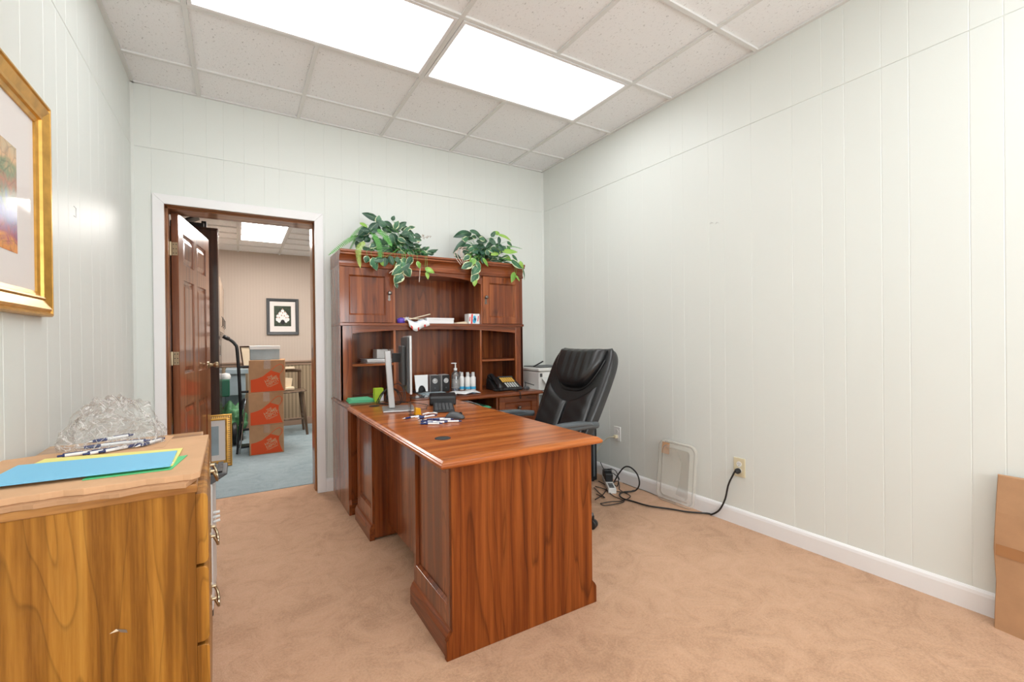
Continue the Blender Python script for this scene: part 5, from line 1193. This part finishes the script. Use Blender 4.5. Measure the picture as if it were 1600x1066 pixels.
plant('large artificial ivy and fern arrangement on the left end of the hutch', 1.13, d1_, f1, [[(657, 412, 3.30), (656, 425, 3.29), (655, 441, 3.285)], [(620, 418, 3.29), (612, 424, 3.28), (608, 427, 3.28)]], [[(640, 378), (652, 376), (660, 370), (668, 372)], [(630, 380), (645, 375), (655, 378)]], {'hang': 398, 'n': 105, 'front': (562, 652, 346, 408, 46)}, 11)
d2_ = [(737, 364, 708, 371, 14, 'p'), (734, 360, 752, 369, 9, 'p'), (729, 374, 708, 395, 9, 'p'), (744, 377, 761, 379, 7, 'p'), (764, 392, 732, 391, 20, 'b'), (722, 376, 746, 371, 7, 'p'), (777, 366, 799, 377, 8, 'l'), (781, 366, 770, 362, 6, 'l'), (780, 370, 779, 384, 6, 'p'),
 (769, 380, 757, 389, 9, 'p'), (774, 381, 790, 393, 11, 'p'), (768, 387, 782, 393, 10, 'p'), (764, 388, 776, 400, 12, 'p'), (782, 390, 767, 399, 11, 'l'), (784, 393, 809, 394, 10, 'l'), (788, 399, 799, 408, 9, 'l'), (760, 396, 775, 405, 11, 'i'), (754, 403, 763, 417, 7, 'l'), (740, 403, 737, 416, 10, 'l'), (744, 400, 753, 413, 11, 'i'),
 (735, 398, 726, 407, 10, 'l'), (738, 411, 721, 420, 12, 'i'), (744, 409, 751, 421, 10, 'i'), (749, 415, 737, 430, 13, 'i'), (747, 426, 736, 441, 13, 'i'), (742, 434, 741, 448, 8, 'l'), (799, 406, 816, 420, 13, 'i'), (812, 408, 818, 420, 8, 'l'), (804, 425, 799, 442, 9, 'l'), (806, 430, 812, 440, 7, 'l'), (816, 418, 819, 438, 4, 'i'),
 (800, 398, 809, 410, 9, 'i'), (748, 368, 762, 378, 9, 'p'), (755, 380, 745, 388, 8, 'p'), (725, 385, 738, 395, 9, 'p'), (790, 385, 780, 396, 10, 'p'), (735, 382, 722, 390, 8, 'p'), (765, 372, 775, 384, 8, 'p')]
f2 = [([(791, 390, 3.42), (799, 385, 3.40), (816, 389, 3.38)], 2.2, 'fern')]
rp = [[(729, 388, 3.36), (718, 387, 3.33), (714, 398, 3.31), (722, 412, 3.295)], [(730, 386, 3.36), (722, 388, 3.33), (720, 400, 3.31), (725, 413, 3.295)], [(728, 386, 3.37), (712, 393, 3.32), (711, 401, 3.31), (720, 414, 3.295)], [(732, 392, 3.36), (724, 390, 3.33), (722, 398, 3.31), (727, 412, 3.295)]]
plant('smaller artificial ivy arrangement with trailing pale roots on the right end of the hutch', 1.80, d2_, f2, rp, [], {'hang': 402, 'n': 75, 'front': (718, 800, 366, 408, 24)}, 5)

# ================================================================== THE ROOM BEYOND THE DOORWAY
def pbox(bm, px0, py0, px1, py1, y, depth, mi=0):
    a = pix(px0, py0, 'y', y); b = pix(px1, py1, 'y', y); return box(bm, min(a.x, b.x), max(a.x, b.x), y, y+depth, min(a.z, b.z), max(a.z, b.z), mi)
t = thing('tall_bookcase', 'tall dark brown bookcase standing behind the open door', 'bookcase', (-.38, 5.18, 0))
bm = BM(); box(bm, -.60, -.163, 5.06, 5.30, .0, 2.205); obj('carcass', bm, 'darkwood', t, bevel=.002)
bm = BM(); box(bm, -.612, -.158, 5.055, 5.305, 2.2053, 2.222); obj('top_board', bm, 'darkwood', t, bevel=.002)
bm = BM(); R_ = Matrix.Rotation(math.radians(-28), 3, 'Y'); box(bm, -.52, -.30, 5.08, 5.26, 2.275, 2.292, rot=R_); box(bm, -.56, -.27, 5.07, 5.28, 2.2225, 2.262); box(bm, -.29, -.25, 5.09, 5.2, 2.2225, 2.285)
solo('black_equipment', bm, 'blk', 'black folded equipment lying on top of the tall bookcase', 'equipment', bevel=.004)
t = thing('wall_cabinet', 'tan wall cabinet hanging on the left side of the far room', 'cabinet', (-.4, 6.1, 1.25))
bm = BM(); box(bm, -.619, -.180, 5.35, 6.85, 1.255, 1.83); obj('cabinet_body', bm, 'tanwood', t, bevel=.002)
for k in range(3):
    bm = BM(); box(bm, -.180, -.162, 5.36+.5*k, 5.845+.5*k, 1.262, 1.822); d_ = obj('door', bm, 'tanwood', t, bevel=.003)
    bm = BM(); tube(bm, [(-.162, 5.80+.5*k, 1.32), (-.150, 5.80+.5*k, 1.33), (-.150, 5.80+.5*k, 1.42), (-.162, 5.80+.5*k, 1.43)], .004, 6); obj('handle', bm, 'blk', d_)
t = thing('dark_cabinet', 'dark brown floor cabinet under the tan wall cabinet in the far room', 'cabinet', (-.4, 5.6, 0))
bm = BM(); box(bm, -.60, -.185, 5.34, 5.98, 0, 1.20); obj('cabinet_body', bm, 'darkwood', t, bevel=.003)
bm = BM(); box(bm, -.185, -.168, 5.35, 5.97, .05, 1.19); d_ = obj('door', bm, 'darkwood', t, bevel=.003)
bm = BM(); tube(bm, [(-.168, 5.36, 1.02), (-.158, 5.36, 1.03), (-.158, 5.36, 1.12), (-.168, 5.36, 1.13)], .004, 6); obj('handle', bm, 'chrome', d_)
# framed photograph on the far wall
t = thing('framed_photograph', 'grey framed group photograph hanging on the far room wall', 'picture', (.51, FY, 1.25))
fa, fb = pix(416, 466, 'y', FY-.02), pix(467, 523, 'y', FY-.02)
putb = lambda a, b, d: (a, FY-.0005-d, b)
bm = BM(); frame_ring(bm, [(0, .0), (0, .022), (.006, .026), (.030, .020), (.040, .012), (.040, .004)], fa.x, fb.x, fb.z, fa.z, putb); obj('frame', bm, 'dgrey', t)
bm = BM(); box(bm, fa.x+.035, fb.x-.035, FY-.008, FY-.004, fb.z+.035, fa.z-.035); obj('mat_board', bm, 'matboard', t)
pa, pb = pix(428, 478, 'y', FY-.01), pix(455, 510, 'y', FY-.01)
bm = BM(); box(bm, pa.x, pb.x, FY-.0095, FY-.0085, pb.z, pa.z)
random.seed(4); W_, H_ = pb.x-pa.x, pa.z-pb.z
for u, v, r in ((.5, .74, .09), (.36, .60, .10), (.64, .60, .10), (.5, .56, .09), (.24, .46, .11), (.76, .46, .11), (.44, .42, .10), (.60, .40, .10), (.30, .30, .11), (.70, .30, .11), (.18, .34, .08), (.82, .34, .08)):
    poly(bm, [(pa.x+W_*u+r*W_*(1+.15*math.sin(k*2.1))*math.cos(k*PI/8), FY-.0098-.0002*(1-v), pb.z+H_*v+r*H_*1.15*math.sin(k*PI/8)) for k in range(16)], 1)
    poly(bm, [(pa.x+W_*u+.035*W_*math.cos(k*PI/6), FY-.0105, pb.z+H_*(v+r*1.15)+.035*H_*math.sin(k*PI/6)) for k in range(12)], 2)
poly(bm, [(pa.x+W_*.5+.13*W_*math.cos(k*PI/6), FY-.0108, pb.z+H_*.20+.12*H_*math.sin(k*PI/6)) for k in range(12)], 3)
obj('photo_print', bm, ['photo', 'paper', 'skin', 'blk'], t, fix=False)
# moving cartons with the printed apron
def carton(label, cx, y0, z0, w_, d_, h, rz):
    t = thing('moving_carton', label, 'box', (cx, y0, z0), math.radians(rz), 'stack of printed moving cartons')
    bm = BM(); box(bm, -w_/2, w_/2, 0, d_, 0, h); obj('carton_body', bm, 'card', t, local=True, bevel=.003)
    P_ = lambda u, v, e=.0006: (-w_/2+w_*u, -e, h*v)
    top = [(.045, .40), (.14, .415), (.25, .445), (.38, .50), (.5, .60), (.60, .675), (.73, .625), (.864, .578), (.853, .52), (.85, .44), (.87, .33), (.90, .22), (.94, .10), (.97, .03), (.045, .015)]
    bm = BM(); poly(bm, [P_(*q) for q in top])
    tube(bm, [P_(u, v, .0012) for u, v in ((.60, .67), (.67, .74), (.74, .80), (.80, .84), (.87, .86), (.93, .83), (.955, .76), (.94, .69), (.90, .62), (.86, .578))], .0026, 5, 4)
    obj('printed_apron', bm, 'orange', t, local=True, fix=False)
    bm = BM(); Rm = Matrix.Translation((-w_/2+w_*.62, -.0014, h*.37)) @ Matrix.Rotation(PI/2, 4, 'X') @ Matrix.Rotation(math.radians(24), 4, 'Z')
    for st, sz, yy in (('THE', .026, .036), ('HOME', .042, .008), ('DEPOT', .038, -.026)): text(bm, st, sz*h/.31, Rm @ Matrix.Translation((0, yy, 0)), .0002, bold=.0008)
    for k, yy in enumerate((-.050, -.058)):
        n0 = len(bm.verts); vs = [bm.verts.new(Rm @ Vector(q)) for q in ((-.065+.02*k, yy, 0), (.045, yy, 0), (.045, yy+.003, 0), (-.065+.02*k, yy+.003, 0))]; bm.faces.new(vs)
    obj('lettering', bm, 'cardlt', t, local=True, fix=False)
    bm = BM(); box(bm, -.03, .03, -.0005, d_, h+.0002, h+.0006); box(bm, -.03, .03, -.0012, -.0004, h*.72, h+.0006); obj('packing_tape', bm, 'tapec', t, local=True)
    return t
carton('printed moving carton at the bottom of the stack in the far room', .232, 5.29, 0, .312, .40, .301, -2)
carton('printed moving carton in the middle of the stack in the far room', .232, 5.285, .3022, .315, .40, .333, -1)
carton('printed moving carton at the top of the stack, set slightly askew', .242, 5.285, .6364, .325, .38, .328, -5)
t = thing('file_box', 'white and grey lidded storage box on top of the carton stack', 'box', (.23, 5.45, .966))
a, b = pix(390, 560, 'y', 5.36), pix(438, 560, 'y', 5.36)
bm = BM(); box(bm, a.x+.006, b.x-.006, 5.365, 5.62, .9662, 1.075); obj('box_body', bm, 'bluegrey', t, bevel=.002)
bm = BM(); box(bm, a.x, b.x, 5.36, 5.625, 1.075, 1.112); obj('box_lid', bm, 'wplastic', t, bevel=.003)
# hand truck
t = thing('hand_truck', 'black hand truck with a curved handle behind the carton stack', 'hand truck', (.12, 5.84, 0))
def rail(x0):
    bm = BM(); tube(bm, [(x0-.105, 5.83, 1.205), (x0-.06, 5.83, 1.175), (x0-.02, 5.83, 1.13), (x0, 5.83, 1.05), (x0+.02, 5.84, .6), (x0+.03, 5.86, .06)], .017, 10, 5); tube(bm, [(x0-.13, 5.83, 1.22), (x0-.075, 5.83, 1.187)], .022, 10); return bm
obj('side_rail', rail(-.02), 'blk', t, smooth='all'); bm = BM(); tube(bm, [(.30, 5.83, .93), (.32, 5.84, .6), (.33, 5.86, .06)], .017, 10, 5); obj('side_rail', bm, 'blk', t, smooth='all')
for z, xa in ((.88, -.01), (.60, 0), (.18, .0)): bm = BM(); tube(bm, [(xa, 5.84, z), (.31, 5.84, z)], .013, 8); obj('crossbar', bm, 'blk', t, smooth=True)
bm = BM(); box(bm, -.02, .33, 5.71, 5.86, .012, .020); obj('toe_plate', bm, 'blk', t)
for x in (-.055, .37): bm = BM(); lathe(bm, [(.02, -.02), (.10, -.025), (.125, -.015), (.125, .015), (.10, .025), (.02, .02)], (x, 5.97, .126), 24, 'x'); obj('wheel', bm, 'rubber', t, smooth=True)
# folding stool
t = thing('folding_stool', 'folded black and silver step stool leaning on the cartons', 'stool', (-.0, 5.4, 0))
for k, (m_, r, dx) in enumerate((('blk', .011, -.012), ('chrome', .008, .012))):
    A = pix(384, 624, 'y', 5.42); bm = BM(); tube(bm, [(A.x+dx*.3, 5.43, A.z), (A.x+dx-.02, 5.42, A.z-.06), (-.02+dx, 5.40, .012)], r, 8, 4); obj('leg', bm, m_, t, smooth='all')
bm = BM(); tube(bm, [(.048-.06, 5.41, .30), (.062-.05, 5.6, .30)], .008, 8); obj('rung', bm, 'chrome', t, smooth=True)
# leaning gold frame behind the door
t = thing('leaning_picture', 'gold framed pale grey print leaning on the floor beside the door', 'picture', (-.2, 5.0, 0))
A, B = pix(363, 716, 'y', 5.0), pix(330, 650, 'y', 5.03)
def putf(a, b, d): return (a, 4.985+.10*b-d, b)
bm = BM(); x1_ = A.x; x0_ = x1_-.40; zt_ = B.z+.005
frame_ring(bm, [(0, -.012), (0, .014), (.006, .020), (.012, .016), (.014, .010), (.040, .012), (.044, .018), (.05, .014), (.054, .004), (.054, -.004)], x0_, x1_, .004, zt_, putf); obj('frame', bm, 'gold', t)
bm = BM()
for k in range(22):
    z = .03+k*(zt_-.06)/21; vs = [bm.verts.new(putf(x1_-.022+dx, z+dz, .0135)) for dx, dz in ((-.010, -.004), (.010, -.004), (.010, .004), (-.010, .004))]; bm.faces.new(vs)
for k in range(22):
    x = x0_+.03+k*(.40-.06)/21; vs = [bm.verts.new(putf(x+dx, zt_-.022+dz, .0135)) for dx, dz in ((-.004, -.010), (.004, -.010), (.004, .010), (-.004, .010))]; bm.faces.new(vs)
obj('beaded_band', bm, 'twig', t, fix=False)
bm = BM(); i = .05; poly(bm, [putf(x0_+i, .004+i, .001), putf(x1_-i, .004+i, .001), putf(x1_-i, zt_-i, .001), putf(x0_+i, zt_-i, .001)]); obj('mat_board', bm, 'matboard', t, fix=False)
bm = BM(); i = .105; poly(bm, [putf(x0_+i, .004+i, .002), putf(x1_-i, .004+i, .002), putf(x1_-i, zt_-i, .002), putf(x0_+i, zt_-i, .002)]); obj('print', bm, 'bluegrey', t, fix=False)
# clutter at the far left
bm = BM(); pbox(bm, 352, 578, 388, 584, 6.3, .5); pbox(bm, 354, 584.2, 384, 617, 6.32, .45)
solo('white_chest', bm, 'bluegrey', 'pale grey chest with a white top in the far room behind the hand truck', 'chest', bevel=.004)
bm = BM(); pbox(bm, 345, 594, 359, 620, 5.98, .2); solo('green_bin', bm, 'dgreen', 'dark green plastic bin hanging between cabinet and hand truck', 'bin', bevel=.012)
bm = BM(); a = pix(352, 590, 'y', 6.05); lathe(bm, [(.001, -.03), (.05, -.03), (.055, 0), (.04, .03), (.001, .04)], (a.x, 6.08, a.z+.01), 16); solo('round_container', bm, 'wplastic', 'white rounded container resting on the dark green bin', 'container', smooth=True)
bm = BM(); bmesh.ops.create_icosphere(bm, subdivisions=4, radius=1); a = pix(358, 665, 'y', 6.25)
for v in bm.verts:
    q = v.co; n_ = 1+.22*noise.noise(q*2.3)+.08*noise.noise(q*6); v.co = Vector((a.x+.03+q.x*.15*n_, 6.25+q.y*.14*n_, .42*((q.z+1)/2)*n_+.0))
solo('green_bag', bm, 'bag', 'crumpled green woven bag on the floor behind the hand truck', 'bag', smooth='all')
bm = BM(); pbox(bm, 346, 621, 352, 636, 6.5, .2); pbox(bm, 352.5, 618, 384, 700, 6.55, .2); solo('foam_board', bm, 'bluegrey', 'pale board standing behind the green bag in the far room', 'board', bevel=.003)
t = thing('small_framed_picture', 'small dark framed tan picture leaning behind the lidded storage box', 'picture', (.1, 6.3, .85))
a, b = pix(379, 541, 'y', 6.4), pix(400, 575, 'y', 6.4)
bm = BM(); frame_ring(bm, [(0, .0), (0, .02), (.014, .016), (.016, .006)], a.x, b.x, b.z, a.z, lambda p, q, d: (p-.12*(q-b.z), 6.42-d, q)); obj('frame', bm, 'darkwood', t)
bm = BM(); poly(bm, [(p-.12*(q-b.z), 6.412, q) for p, q in ((a.x+.014, b.z+.014), (b.x-.014, b.z+.014), (b.x-.014, a.z-.014), (a.x+.014, a.z-.014))]); obj('print', bm, 'cream', t, fix=False)
# wooden chair and stool seats right of the cartons
def wchair(name, label, x, y, zs, w_, d_, zleg=0):
    t = thing(name, label, 'chair', (x, y, 0))
    bm = BM(); cushion(bm, lambda s, t2, sd: Vector((x+w_/2*s, y+d_/2*t2, zs-.012+.012*s*s+(.012 if sd > 0 else -.014)*(1-s**6)**.5*(1-t2**6)**.5)), 14, 14); obj('seat', bm, 'chairwood', t, smooth='all')
    for sx in (-1, 1):
        for sy in (-1, 1):
            bm = BM(); tube(bm, [(x+sx*w_*.40, y+sy*d_*.36, zs-.02), (x+sx*w_*.50, y+sy*d_*.46, 0.001)], .019, 8, taper=(1, .8)); obj('leg', bm, 'chairwood', t, smooth=True)
    bm = BM(); tube(bm, [(x-w_*.44, y-d_*.38, .20), (x+w_*.44, y-d_*.38, .20)], .011, 6); tube(bm, [(x+w_*.44, y-d_*.38, .22), (x+w_*.44, y+d_*.38, .22)], .011, 6); obj('stretcher', bm, 'chairwood', t, smooth=True)
    return t
cA = pix(470, 612, 'y', 6.15)
t = wchair('wooden_chair', 'brown wooden chair partly hidden by the right side of the cartons', .49, 6.30, .545, .44, .40)
bm = BM(); tube(bm, [(.655, 6.40, .54), (.66, 6.41, .78)], .022, 8); tube(bm, [(.36, 6.43, .785), (.68, 6.40, .785)], .020, 8); tube(bm, [(.40, 6.44, .54), (.40, 6.44, .78)], .02, 8); obj('backrest', bm, 'chairwood', t, smooth=True)
bm = BM(); R_ = Matrix.Rotation(math.radians(8), 3, 'Y'); box(bm, .44, .58, 6.2, 6.36, .560, .585); box(bm, .45, .56, 6.30, 6.32, .586, .70, rot=R_); solo('paper_bundle', bm, ['cream'], 'bundle of cream papers lying on the brown wooden chair', 'papers', bevel=.003)
bm = BM(); box(bm, .40, .60, 6.34, 6.46, .806, .83); solo('wooden_board', bm, 'cream', 'pale board lying across the wooden chair back', 'board', bevel=.004)
